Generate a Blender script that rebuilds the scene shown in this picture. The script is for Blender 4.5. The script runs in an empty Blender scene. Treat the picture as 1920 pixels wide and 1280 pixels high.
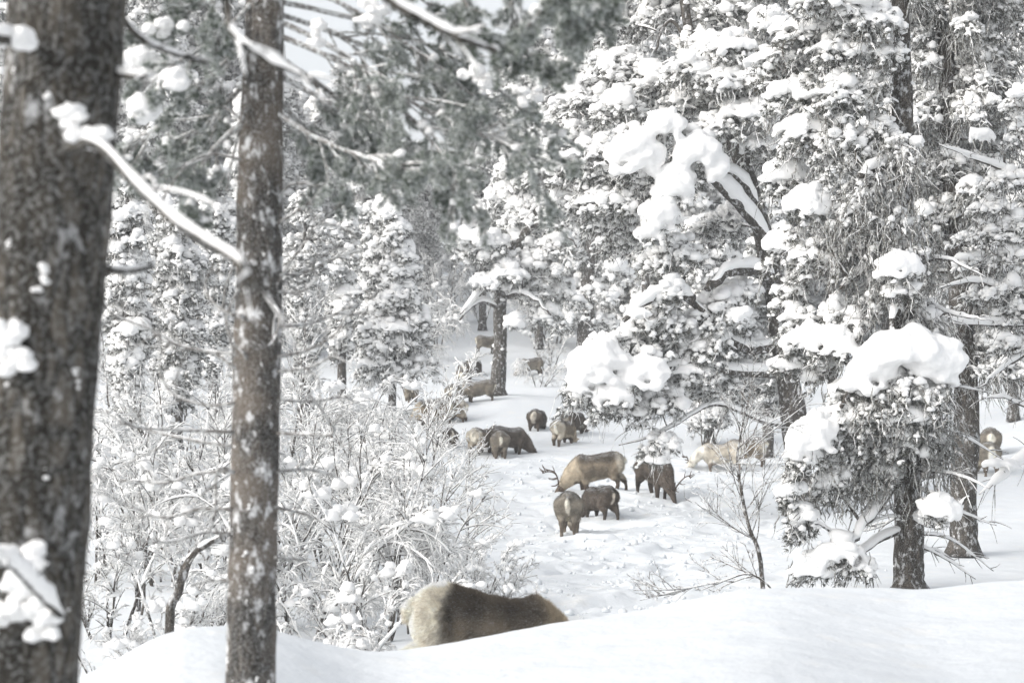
import bpy, math, random
import numpy as np
from mathutils import Vector

# ------------------------------------------------------------------ camera, sky, sun, exposure
SC = bpy.context.scene
COL = SC.collection
F = 3733.0                       # focal length in photograph pixels (70 mm on a 36 mm sensor, 1920 px wide)
cam_d = bpy.data.cameras.new('camera'); cam = bpy.data.objects.new('camera', cam_d); COL.objects.link(cam)
cam_d.lens = 70; cam_d.sensor_width = 36; cam_d.clip_start = 0.1; cam_d.clip_end = 3000
cam.location = (0, 0, 0); cam.rotation_euler = (math.radians(90), 0, 0)
cam_d.dof.use_dof = True; cam_d.dof.focus_distance = 31; cam_d.dof.aperture_fstop = 3.0
SC.camera = cam

SUN_EL, SUN_AZ = math.radians(24), math.radians(-62)      # azimuth measured from +Y (view direction) clockwise; sun to the left, a bit behind the camera
world = bpy.data.worlds.new('World'); SC.world = world; world.use_nodes = True
wn = world.node_tree; wn.nodes.clear()
w_out = wn.nodes.new('ShaderNodeOutputWorld'); w_bg = wn.nodes.new('ShaderNodeBackground')
w_sky = wn.nodes.new('ShaderNodeTexSky'); w_sky.sky_type = 'NISHITA'; w_sky.sun_disc = False
w_hsv = wn.nodes.new('ShaderNodeHueSaturation'); w_hsv.inputs['Saturation'].default_value = 0.22
SUN_DIR = Vector((-0.80, -0.42, 0.55)).normalized()      # towards the sun
w_sky.sun_elevation = math.asin(SUN_DIR.z)
w_sky.sun_rotation = math.atan2(SUN_DIR.x, SUN_DIR.y)
w_sky.air_density = 1.0; w_sky.dust_density = 4.0; w_sky.ozone_density = 1.5
w_bg.inputs['Strength'].default_value = 0.15
wn.links.new(w_sky.outputs[0], w_hsv.inputs['Color']); wn.links.new(w_hsv.outputs[0], w_bg.inputs['Color'])
wn.links.new(w_bg.outputs[0], w_out.inputs['Surface'])
sun_d = bpy.data.lights.new('sun', 'SUN'); sun_d.energy = 0.55; sun_d.angle = math.radians(70); sun_d.color = (1.0, 0.93, 0.82)
sun = bpy.data.objects.new('sun', sun_d); COL.objects.link(sun)
sun.rotation_euler = (-SUN_DIR).to_track_quat('-Z', 'Y').to_euler()
SC.view_settings.view_transform = 'Standard'; SC.view_settings.look = 'None'; SC.view_settings.gamma = 1.0
SC.view_settings.exposure = 0.84
SC.cycles.max_bounces = 9; SC.cycles.diffuse_bounces = 8; SC.cycles.glossy_bounces = 2
SC.cycles.transmission_bounces = 2; SC.cycles.volume_bounces = 1; SC.cycles.transparent_max_bounces = 4
SC.cycles.use_denoising = True
SC.cycles.use_adaptive_sampling = True; SC.cycles.adaptive_threshold = 0.015
SC.cycles.caustics_reflective = False; SC.cycles.caustics_refractive = False

rng = np.random.default_rng(11)

# ------------------------------------------------------------------ helpers
def P(px, py, d):
    return np.array([(px - 960) / F * d, d, -(py - 640) / F * d])

def smooth01(t):
    t = np.clip(t, 0, 1); return t * t * (3 - 2 * t)

_LAT = np.random.default_rng(5).random((64, 64, 64))
def noise3(p):
    p = np.asarray(p, float); i = np.floor(p).astype(int); f = p - i; f = f * f * (3 - 2 * f); r = 0
    for dx in (0, 1):
        for dy in (0, 1):
            for dz in (0, 1):
                w = (f[..., 0] if dx else 1 - f[..., 0]) * (f[..., 1] if dy else 1 - f[..., 1]) * (f[..., 2] if dz else 1 - f[..., 2])
                r = r + w * _LAT[(i[..., 0] + dx) % 64, (i[..., 1] + dy) % 64, (i[..., 2] + dz) % 64]
    return r * 2 - 1
def fbm(p, octv=4, gain=.5):
    p = np.asarray(p, float); r = 0; a = 1; 
    for k in range(octv):
        r = r + a * noise3(p * (2.03 ** k) + 7.3 * k); a *= gain
    return r

def tag(o, label=None, cat=None, group=None, kind=None):
    if label: o['label'] = label
    if cat: o['category'] = cat
    if group: o['group'] = group
    if kind: o['kind'] = kind
    return o

def empty(name, loc, label, cat, group=None):
    o = bpy.data.objects.new(name, None); COL.objects.link(o); o.location = loc
    o.empty_display_size = .2
    return tag(o, label, cat, group)

def mesh_from(name, V, T, mat, parent=None, smooth=True, colors=None):
    """V (n,3) world coordinates, T (m,3) triangles; the object is placed relative to its parent."""
    V = np.asarray(V, np.float32).reshape(-1, 3)
    if parent is not None:
        V = V - np.array(parent.location, np.float32)
    T = np.asarray(T, np.int32).reshape(-1, 3)
    me = bpy.data.meshes.new(name)
    me.vertices.add(len(V)); me.vertices.foreach_set('co', V.ravel())
    me.loops.add(T.size); me.loops.foreach_set('vertex_index', T.ravel())
    me.polygons.add(len(T)); me.polygons.foreach_set('loop_start', np.arange(0, T.size, 3, dtype=np.int32))
    me.polygons.foreach_set('use_smooth', np.full(len(T), smooth))
    if colors is not None:
        ca = me.color_attributes.new('coat', 'FLOAT_COLOR', 'POINT')
        c4 = np.ones((len(V), 4), np.float32); c4[:, :3] = colors
        ca.data.foreach_set('color', c4.ravel())
    me.update(calc_edges=True); me.materials.append(mat)
    o = bpy.data.objects.new(name, me); COL.objects.link(o)
    if parent is not None: o.parent = parent
    return o

def merge(parts):
    Vs, Ts, n = [], [], 0
    for V, T in parts:
        if len(V) == 0: continue
        Vs.append(V); Ts.append(T + n); n += len(V)
    if not Vs: return np.zeros((0, 3)), np.zeros((0, 3), int)
    return np.concatenate(Vs), np.concatenate(Ts)

def norm(a):
    return a / np.maximum(np.linalg.norm(a, axis=-1, keepdims=True), 1e-9)

def resample(pts, n, smoothit=True):
    """control points (k,3 or more columns) -> n points of a Catmull-Rom curve"""
    p = np.asarray(pts, float); k = len(p)
    if k == 2 or not smoothit:
        t = np.linspace(0, k - 1, n); return np.stack([np.interp(t, np.arange(k), p[:, c]) for c in range(p.shape[1])], 1)
    q = np.vstack([2 * p[0] - p[1], p, 2 * p[-1] - p[-2]])
    t = np.linspace(0, k - 1 - 1e-6, n); i = t.astype(int); f = (t - i)[:, None]
    a, b, c, d = q[i], q[i + 1], q[i + 2], q[i + 3]
    return .5 * (2 * b + (c - a) * f + (2 * a - 5 * b + 4 * c - d) * f ** 2 + (3 * b - a - 3 * c + d) * f ** 3)

def tubes(PL, R, sides=4, jitter=0, squash=1.0, seed=0):
    """PL (P,N,3) polylines, R (P,N) radii -> closed-ish tubes"""
    PL = np.asarray(PL, float); R = np.asarray(R, float)
    if PL.ndim == 2: PL = PL[None]; R = R[None]
    Pn, N, _ = PL.shape
    if Pn == 0: return np.zeros((0, 3)), np.zeros((0, 3), int)
    T = np.gradient(PL, axis=1); T = norm(T)
    mt = norm(T.mean(1, keepdims=True))
    ref = np.where(np.abs(mt[..., 2:3]) < .85, np.array([0, 0, 1.]), np.array([1., 0, 0]))
    A = norm(np.cross(T, ref)); B = np.cross(A, T)
    ang = np.linspace(0, 2 * math.pi, sides, endpoint=False)
    rr = R[..., None] * np.ones(sides)
    if jitter:
        g = np.random.default_rng(seed); rr = rr * (1 + jitter * (g.random(rr.shape) - .5) * 2)
    V = PL[:, :, None, :] + rr[..., None] * (A[:, :, None, :] * np.cos(ang)[:, None] + B[:, :, None, :] * np.sin(ang)[:, None] * squash)
    idx = np.arange(Pn * N * sides).reshape(Pn, N, sides)
    a = idx[:, :-1]; b = np.roll(a, -1, 2); c = idx[:, 1:]; d = np.roll(c, -1, 2)
    Tt = np.concatenate([np.stack([a, b, d], -1).reshape(-1, 3), np.stack([a, d, c], -1).reshape(-1, 3)])
    caps = []
    for e, flip in ((0, True), (N - 1, False)):
        r = idx[:, e]
        for k in range(1, sides - 1):
            t = np.stack([r[:, 0], r[:, k], r[:, k + 1]], -1)
            caps.append(t[:, ::-1] if flip else t)
    return V.reshape(-1, 3), np.concatenate([Tt] + caps)

def ico(sub):
    import bmesh
    bm = bmesh.new(); bmesh.ops.create_icosphere(bm, subdivisions=sub, radius=1)
    V = np.array([v.co[:] for v in bm.verts]); T = np.array([[v.index for v in f.verts] for f in bm.faces]); bm.free()
    return V, T
ICO = {s: ico(s) for s in (1, 2, 3, 4)}
def lumpy(sub, n, amp, fr, seed):
    V, T = ICO[sub]; out = []
    for k in range(n):
        s = 1 + amp * fbm(V * fr + 13.7 * k + seed, 2)
        W = V * s[:, None]; W[:, 2] = np.where(W[:, 2] < 0, W[:, 2] * .72, W[:, 2]); out.append(W)
    return np.array(out), T
LUMP = {1: lumpy(1, 6, .25, 1.3, 3), 2: lumpy(2, 8, .38, 1.5, 9), 3: lumpy(3, 6, .35, 1.6, 21)}

def blobs(C, S, sub=1, seed=0, stretch=None):
    """lumps of snow at C (n,3), size S (n,)"""
    C = np.asarray(C, float)
    if len(C) == 0: return np.zeros((0, 3)), np.zeros((0, 3), int)
    g = np.random.default_rng(seed); tv, tt = LUMP[sub]
    k = g.integers(0, len(tv), len(C)); W = tv[k]
    a = g.random(len(C)) * 2 * math.pi; ca, sa = np.cos(a)[:, None], np.sin(a)[:, None]
    sx = g.uniform(.8, 1.35, len(C))[:, None]; sz = g.uniform(.7, 1.05, len(C))[:, None]
    X = W[..., 0] * sx; Y = W[..., 1]; Z = W[..., 2] * sz
    W = np.stack([X * ca - Y * sa, X * sa + Y * ca, Z], -1) * np.asarray(S)[:, None, None] + C[:, None]
    n = tv.shape[1]
    T = tt[None] + (np.arange(len(C)) * n)[:, None, None]
    return W.reshape(-1, 3), T.reshape(-1, 3)

def spikes(C, D, K, L, W, spread=.8, seed=0, base=0.0):
    """bursts of K slim triangles at C (n,3) around direction D (n,3)"""
    n = len(C)
    if n == 0: return np.zeros((0, 3)), np.zeros((0, 3), int)
    g = np.random.default_rng(seed)
    C = np.repeat(C, K, 0); D = np.repeat(norm(D), K, 0)
    v = norm(D + spread * g.normal(size=D.shape)); l = L * g.uniform(.6, 1.15, len(v))[:, None]
    s = norm(np.cross(v, g.normal(size=v.shape))) * W
    o = C + g.normal(size=C.shape) * base
    V = np.stack([o - s, o + s, o + v * l], 1)
    return V.reshape(-1, 3), np.arange(len(V) * 3).reshape(-1, 3)

def spawn(PL, K, tr, lr, ang, droop, N, g, up=0.0, curl=.15):
    """K side branches on each parent polyline"""
    Pn, M, _ = PL.shape
    t = np.clip(g.uniform(tr[0], tr[1], (Pn, K)), 0, .999); x = t * (M - 1); i = x.astype(int); f = (x - i)[..., None]
    r = np.arange(Pn)[:, None]
    o = PL[r, i] * (1 - f) + PL[r, i + 1] * f
    tan = norm(PL[r, i + 1] - PL[r, i])
    rnd = norm(np.cross(tan, g.normal(size=tan.shape)))
    a = g.uniform(ang[0], ang[1], (Pn, K, 1))
    d = norm(tan * np.cos(a) + rnd * np.sin(a) + np.array([0, 0, up]))
    plen = np.linalg.norm(np.diff(PL, axis=1), axis=2).sum(1)[:, None]
    L = plen * g.uniform(lr[0], lr[1], (Pn, K)) * (1.15 - .6 * t)
    s = np.linspace(0, 1, N)
    C = o[:, :, None] + d[:, :, None] * (L[..., None, None] * s[:, None])
    C = C + np.array([0, 0, -1.]) * (droop * L[..., None, None] * (s ** 2)[:, None])
    bend = g.normal(size=(Pn, K, 1, 3)) * curl
    C = C + bend * L[..., None, None] * (s ** 2)[:, None]
    return C.reshape(-1, N, 3), L.reshape(-1), t.reshape(-1)

def snow_on(PL, R, thick, g, sides=5, lift=.8, lump=.3):
    """a strip of snow lying along each polyline; thin where the branch is steep"""
    T = norm(np.gradient(PL, axis=1)); h = np.sqrt(np.clip(1 - T[..., 2] ** 2, 0, 1))
    tk = thick * (.35 + .65 * h) * (1 + lump * g.normal(size=h.shape)).clip(.3, 2)
    e_ = np.linspace(0, 1, PL.shape[1]); tk = tk * (.25 + .75 * smooth01(np.minimum(e_ * 5, (1 - e_) * 4)))
    C = PL.copy(); C[..., 2] += R * lift * (.3 + .7 * smooth01(np.minimum(e_ * 5, (1 - e_) * 4))) + tk * .45 * h
    return tubes(C, np.maximum(tk, .0008), sides, squash=.85)

def remesh(V, T, voxel, smooth=3, name='tmp', fac=.5):
    me = bpy.data.meshes.new(name)
    me.from_pydata([tuple(v) for v in V] if len(V) < 5 else V.tolist(), [], T.tolist()); me.update()
    o = bpy.data.objects.new(name, me); COL.objects.link(o)
    m = o.modifiers.new('r', 'REMESH'); m.mode = 'VOXEL'; m.voxel_size = voxel
    if smooth:
        s = o.modifiers.new('s', 'SMOOTH'); s.factor = fac; s.iterations = smooth
    tr = o.modifiers.new('t', 'TRIANGULATE')
    dg = bpy.context.evaluated_depsgraph_get(); dg.update()
    e = o.evaluated_get(dg); m2 = e.to_mesh()
    n = len(m2.vertices); A = np.empty(n * 3, np.float32); m2.vertices.foreach_get('co', A)
    k = len(m2.polygons); B = np.empty(len(m2.loops), np.int32); m2.loops.foreach_get('vertex_index', B)
    NR = np.empty(n * 3, np.float32); m2.vertices.foreach_get('normal', NR)
    e.to_mesh_clear(); bpy.data.objects.remove(o); bpy.data.meshes.remove(me)
    return A.reshape(-1, 3), B.reshape(-1, 3), NR.reshape(-1, 3)

# ------------------------------------------------------------------ materials
def new_mat(name, rough=.8, spec=.2):
    m = bpy.data.materials.new(name); m.use_nodes = True; nt = m.node_tree; b = nt.nodes['Principled BSDF']
    b.inputs['Roughness'].default_value = rough; b.inputs['Specular IOR Level'].default_value = spec
    return m, nt, b
def nd(nt, t, **kw):
    n = nt.nodes.new(t)
    for k, v in kw.items():
        if k in n.inputs: n.inputs[k].default_value = v
        else: setattr(n, k, v)
    return n
def ramp(nt, src, stops):
    r = nt.nodes.new('ShaderNodeValToRGB'); e = r.color_ramp.elements
    while len(e) < len(stops): e.new(.5)
    for k, (p, c) in enumerate(stops): e[k].position = p; e[k].color = (c[0], c[1], c[2], 1)
    nt.links.new(src, r.inputs[0]); return r.outputs[0]
def mixc(nt, fac, a, b):
    m = nt.nodes.new('ShaderNodeMix'); m.data_type = 'RGBA'
    for s, v in ((m.inputs[0], fac), (m.inputs[6], a), (m.inputs[7], b)):
        if isinstance(v, (float, int)): s.default_value = v
        elif isinstance(v, tuple): s.default_value = (*v, 1)
        else: nt.links.new(v, s)
    return m.outputs[2]
def math_n(nt, op, a, b=None, clamp=False):
    m = nt.nodes.new('ShaderNodeMath'); m.operation = op; m.use_clamp = clamp
    for s, v in ((m.inputs[0], a), (m.inputs[1], b)):
        if v is None: continue
        if isinstance(v, (float, int)): s.default_value = v
        else: nt.links.new(v, s)
    return m.outputs[0]
def bump(nt, b, h, strength, dist):
    n = nt.nodes.new('ShaderNodeBump'); n.inputs['Strength'].default_value = strength; n.inputs['Distance'].default_value = dist
    nt.links.new(h, n.inputs['Height']); nt.links.new(n.outputs[0], b.inputs['Normal'])
def coord(nt, scale=(1, 1, 1)):
    t = nt.nodes.new('ShaderNodeTexCoord'); m = nt.nodes.new('ShaderNodeMapping'); m.inputs['Scale'].default_value = scale
    nt.links.new(t.outputs['Object'], m.inputs[0]); return m.outputs[0]
def noise(nt, vec, scale, detail=4, rough=.55):
    n = nd(nt, 'ShaderNodeTexNoise', Scale=scale, Detail=detail, Roughness=rough); nt.links.new(vec, n.inputs['Vector']); return n.outputs['Fac']

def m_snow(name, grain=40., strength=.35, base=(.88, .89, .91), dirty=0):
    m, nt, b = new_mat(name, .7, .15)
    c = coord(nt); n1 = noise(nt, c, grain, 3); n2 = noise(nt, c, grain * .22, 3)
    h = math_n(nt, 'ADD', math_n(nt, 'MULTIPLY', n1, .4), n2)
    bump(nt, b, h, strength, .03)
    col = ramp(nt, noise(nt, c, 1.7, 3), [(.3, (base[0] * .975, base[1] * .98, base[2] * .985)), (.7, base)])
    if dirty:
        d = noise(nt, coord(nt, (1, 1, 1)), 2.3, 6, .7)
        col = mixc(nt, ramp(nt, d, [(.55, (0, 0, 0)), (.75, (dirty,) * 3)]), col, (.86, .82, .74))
    if isinstance(col, tuple): b.inputs['Base Color'].default_value = (*col, 1)
    else: nt.links.new(col, b.inputs['Base Color'])
    return m
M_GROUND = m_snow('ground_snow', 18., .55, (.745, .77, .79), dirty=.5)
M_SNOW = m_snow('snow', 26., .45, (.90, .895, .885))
M_FROST = m_snow('frost', 60., .3, (.80, .80, .80))

def m_bark(name, dark, light, frost, scale=1., orange=None, f0=.56):
    m, nt, b = new_mat(name, .9, .1)
    c = coord(nt, (1, 1, .28)); v = nd(nt, 'ShaderNodeTexVoronoi', Scale=16. * scale); v.feature = 'DISTANCE_TO_EDGE'
    wn_ = nd(nt, 'ShaderNodeTexNoise', Scale=9. * scale, Detail=4.); nt.links.new(c, wn_.inputs['Vector'])
    mx = nt.nodes.new('ShaderNodeMixRGB'); mx.blend_type = 'ADD'; mx.inputs[0].default_value = .14
    nt.links.new(c, mx.inputs[1]); nt.links.new(wn_.outputs['Color'], mx.inputs[2]); nt.links.new(mx.outputs[0], v.inputs['Vector'])
    plates = ramp(nt, v.outputs['Distance'], [(0., (0, 0, 0)), (.22, (1, 1, 1))])
    fine = noise(nt, c, 42 * scale, 5, .65)
    col = mixc(nt, fine, dark, light); col = mixc(nt, plates, (dark[0] * .5, dark[1] * .5, dark[2] * .5), col)
    bn = noise(nt, coord(nt, (1, 1, .22)), 7.5 * scale, 3, .6)
    col = mixc(nt, ramp(nt, bn, [(.42, (.0, 0, 0)), (.58, (.75,) * 3)]), col, (dark[0] * .55, dark[1] * .55, dark[2] * .55))
    if orange:
        geo = nt.nodes.new('ShaderNodeNewGeometry')
        col = mixc(nt, ramp(nt, noise(nt, coord(nt), 3.1, 4), [(.45, (0, 0, 0)), (.6, (1, 1, 1))]), col, orange)
    fr = ramp(nt, noise(nt, coord(nt, (1, 1, .7)), 7. * scale, 6, .7), [(f0, (0, 0, 0)), (f0 + .1, (frost,) * 3)])
    fr2 = ramp(nt, noise(nt, coord(nt), 60. * scale, 3, .7), [(.48, (0, 0, 0)), (.7, (frost * .6,) * 3)])
    col = mixc(nt, fr2, col, (.62, .63, .63)); col = mixc(nt, fr, col, (.80, .81, .82))
    nt.links.new(col, b.inputs['Base Color'])
    bump(nt, b, math_n(nt, 'ADD', v.outputs['Distance'], math_n(nt, 'MULTIPLY', fine, .25)), .9, .02 / scale)
    return m
M_BARK_NEAR = m_bark('bark_near', (.042, .039, .033), (.155, .135, .112), .50, .9, f0=.58)
M_BARK_MID = m_bark('bark_mid', (.045, .040, .035), (.16, .14, .12), .75, 2.0, orange=(.13, .108, .088), f0=.54)
M_BARK = m_bark('bark', (.05, .042, .034), (.17, .145, .12), .6, 1.6, f0=.53)
M_BARK_ORANGE = m_bark('bark_orange', (.12, .07, .045), (.25, .14, .09), .3, 1.6, f0=.62)

def m_needles(name, a, b_, frost, rough=.6):
    m, nt, b = new_mat(name, rough, .2)
    c = coord(nt); n1 = noise(nt, c, 3.0, 3); n2 = noise(nt, c, 45., 2)
    col = mixc(nt, ramp(nt, n1, [(.35, (0, 0, 0)), (.65, (1, 1, 1))]), a, b_)
    col = mixc(nt, ramp(nt, n2, [(.46, (0, 0, 0)), (.60, (frost,) * 3)]), col, (.66, .68, .68))
    nt.links.new(col, b.inputs['Base Color']); return m
M_NEEDLE = m_needles('needles', (.040, .042, .030), (.085, .078, .058), .55)
M_NEEDLE_NEAR = m_needles('needles_near', (.15, .175, .145), (.26, .29, .255), .95)
M_TWIG_FROST = m_needles('frosted_twig', (.17, .16, .15), (.30, .29, .28), .9, .9)
M_BIRCH_TWIG = m_needles('frosted_birch_twig', (.34, .33, .32), (.52, .52, .52), .95, .9)
M_DEAD = m_needles('dead_twig', (.10, .092, .085), (.19, .18, .17), .5, .9)
M_LICHEN = m_needles('lichen', (.14, .135, .12), (.24, .23, .21), .8, .9)
M_TWIG = m_needles('twig', (.055, .045, .038), (.11, .09, .075), .7, .9)

# ------------------------------------------------------------------ terrain
CR_U = [-400, 0, 170, 300, 380, 450, 520, 640, 720, 900, 1065, 1200, 1400, 1500, 1620, 1740, 1920, 2400]
CR_Y = [1345, 1330, 1280, 1202, 1181, 1180, 1189, 1222, 1233, 1206, 1176, 1152, 1112, 1104, 1108, 1109, 1089, 1062]
CR_D = [10, 10.5, 11, 11.8, 12.3, 12.5, 12.7, 13, 13.2, 13.6, 14.2, 14.7, 15.4, 15.7, 16, 16.3, 16.6, 17]
VD = np.array([10, 18, 25, 31, 37, 41, 45, 60, 75, 85, 100, 140, 200, 300, 500, 900])
VZ = np.array([-3.4, -3.35, -3.2, -3.45, -3.62, -3.45, -3.25, -3.1, -2.5, -1.94, -.6, 2.6, 9.5, 24, 32, 40])
def ground(x, y):
    x = np.asarray(x, float); y = np.asarray(y, float)
    ys = np.maximum(y, 4.); u = np.clip(x / ys * F + 960, -400, 2400)
    cy = np.interp(u, CR_U, CR_Y); cd = np.interp(u, CR_U, CR_D)
    # smooth the piecewise crest a little
    for o in (-45, 45):
        cy = cy + np.interp(u + o, CR_U, CR_Y); cd = cd + np.interp(u + o, CR_U, CR_D)
    cy /= 3; cd /= 3
    zc = -(cy - 640) / F * cd
    near = zc + (-1.85 - zc) * smooth01((cd - y) / cd * 1.1)
    val = np.interp(y, VD, VZ)
    for o in (-3, 3): val = val + np.interp(y + o, VD, VZ)
    val = val / 3
    p2 = np.stack([x, y, np.zeros_like(x)], -1)
    far = smooth01((y - 20) / 20)
    val = val + far * .35 * noise3(p2 * .09) + smooth01((y - 100) / 100) * 2.0 * noise3(p2 * .02 + 3)
    # right-hand bank, mound under the central pine, left-hand rise
    val = val + 1.1 * smooth01((u - 1560) / 500) * smooth01((y - 34) / 30)
    val = val + .6 * np.exp(-((x + .3) / 3.6) ** 2 - ((y - 71) / 5) ** 2)
    val = val + 1.3 * smooth01((620 - u) / 500) * smooth01((y - 24) / 30)
    t = smooth01((y - cd) / 5.2)
    z = np.where(y < cd, near, zc + (val - zc) * t)
    # trampled, dug-over snow around the herd
    tr = np.exp(-((u - 1180) / 330) ** 2) * smooth01((y - 19) / 8) * smooth01((64 - y) / 14)
    w2 = p2 + .35 * np.stack([noise3(p2 * 1.7), noise3(p2 * 1.7 + 8), 0 * x], -1)
    z = z + tr * (.12 * fbm(w2 * .9, 2, .5) + .04 * fbm(w2 * 3.1, 3, .6) - .06 * smooth01((noise3(w2 * 1.5 + 5) - .15) * 2))
    z = z + smooth01((y - 18) / 6) * .045 * fbm(p2 * .8 + 9, 3)
    z = z + .022 * fbm(p2 * np.array([.7, 1.1, 1]), 3) * (1 - t)
    z = z + (1 - t) * (.010 * fbm(p2 * 2.3 + 4, 3) + .0015 * noise3(p2 * 11.))
    return z

def find_ground(px, py, d0=19., d1=260.):
    d = np.linspace(d0, d1, 2400); x = (px - 960) / F * d
    g = 640 - ground(x, d) / d * F
    k = np.where(g <= py)[0]
    i = k[0] if len(k) else int(np.argmin(np.abs(g - py)))
    return np.array([x[i], d[i], float(ground(x[i], d[i]))])
def on_ground(px, d):
    x = (px - 960) / F * d; return np.array([x, d, float(ground(x, d))])

def build_ground():
    rows = np.concatenate([np.linspace(-13, 8, 30), np.linspace(8.2, 19, 190), np.linspace(19.1, 62, 520), np.geomspace(62.3, 1400, 230)])
    v = np.concatenate([np.linspace(-3.0, -.42, 60), np.linspace(-.415, .415, 620), np.linspace(.42, 3.0, 60)])
    Y, Vv = np.meshgrid(rows, v, indexing='ij')
    X = Vv * (Y * .66 + 14) * .98
    Z = ground(X, Y)
    n, m = X.shape; idx = np.arange(n * m).reshape(n, m)
    a, b, c, d = idx[:-1, :-1], idx[:-1, 1:], idx[1:, 1:], idx[1:, :-1]
    T = np.concatenate([np.stack([a, b, c], -1).reshape(-1, 3), np.stack([a, c, d], -1).reshape(-1, 3)])
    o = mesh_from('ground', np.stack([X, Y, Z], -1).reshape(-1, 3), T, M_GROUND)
    o['kind'] = 'structure'
build_ground()

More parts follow.
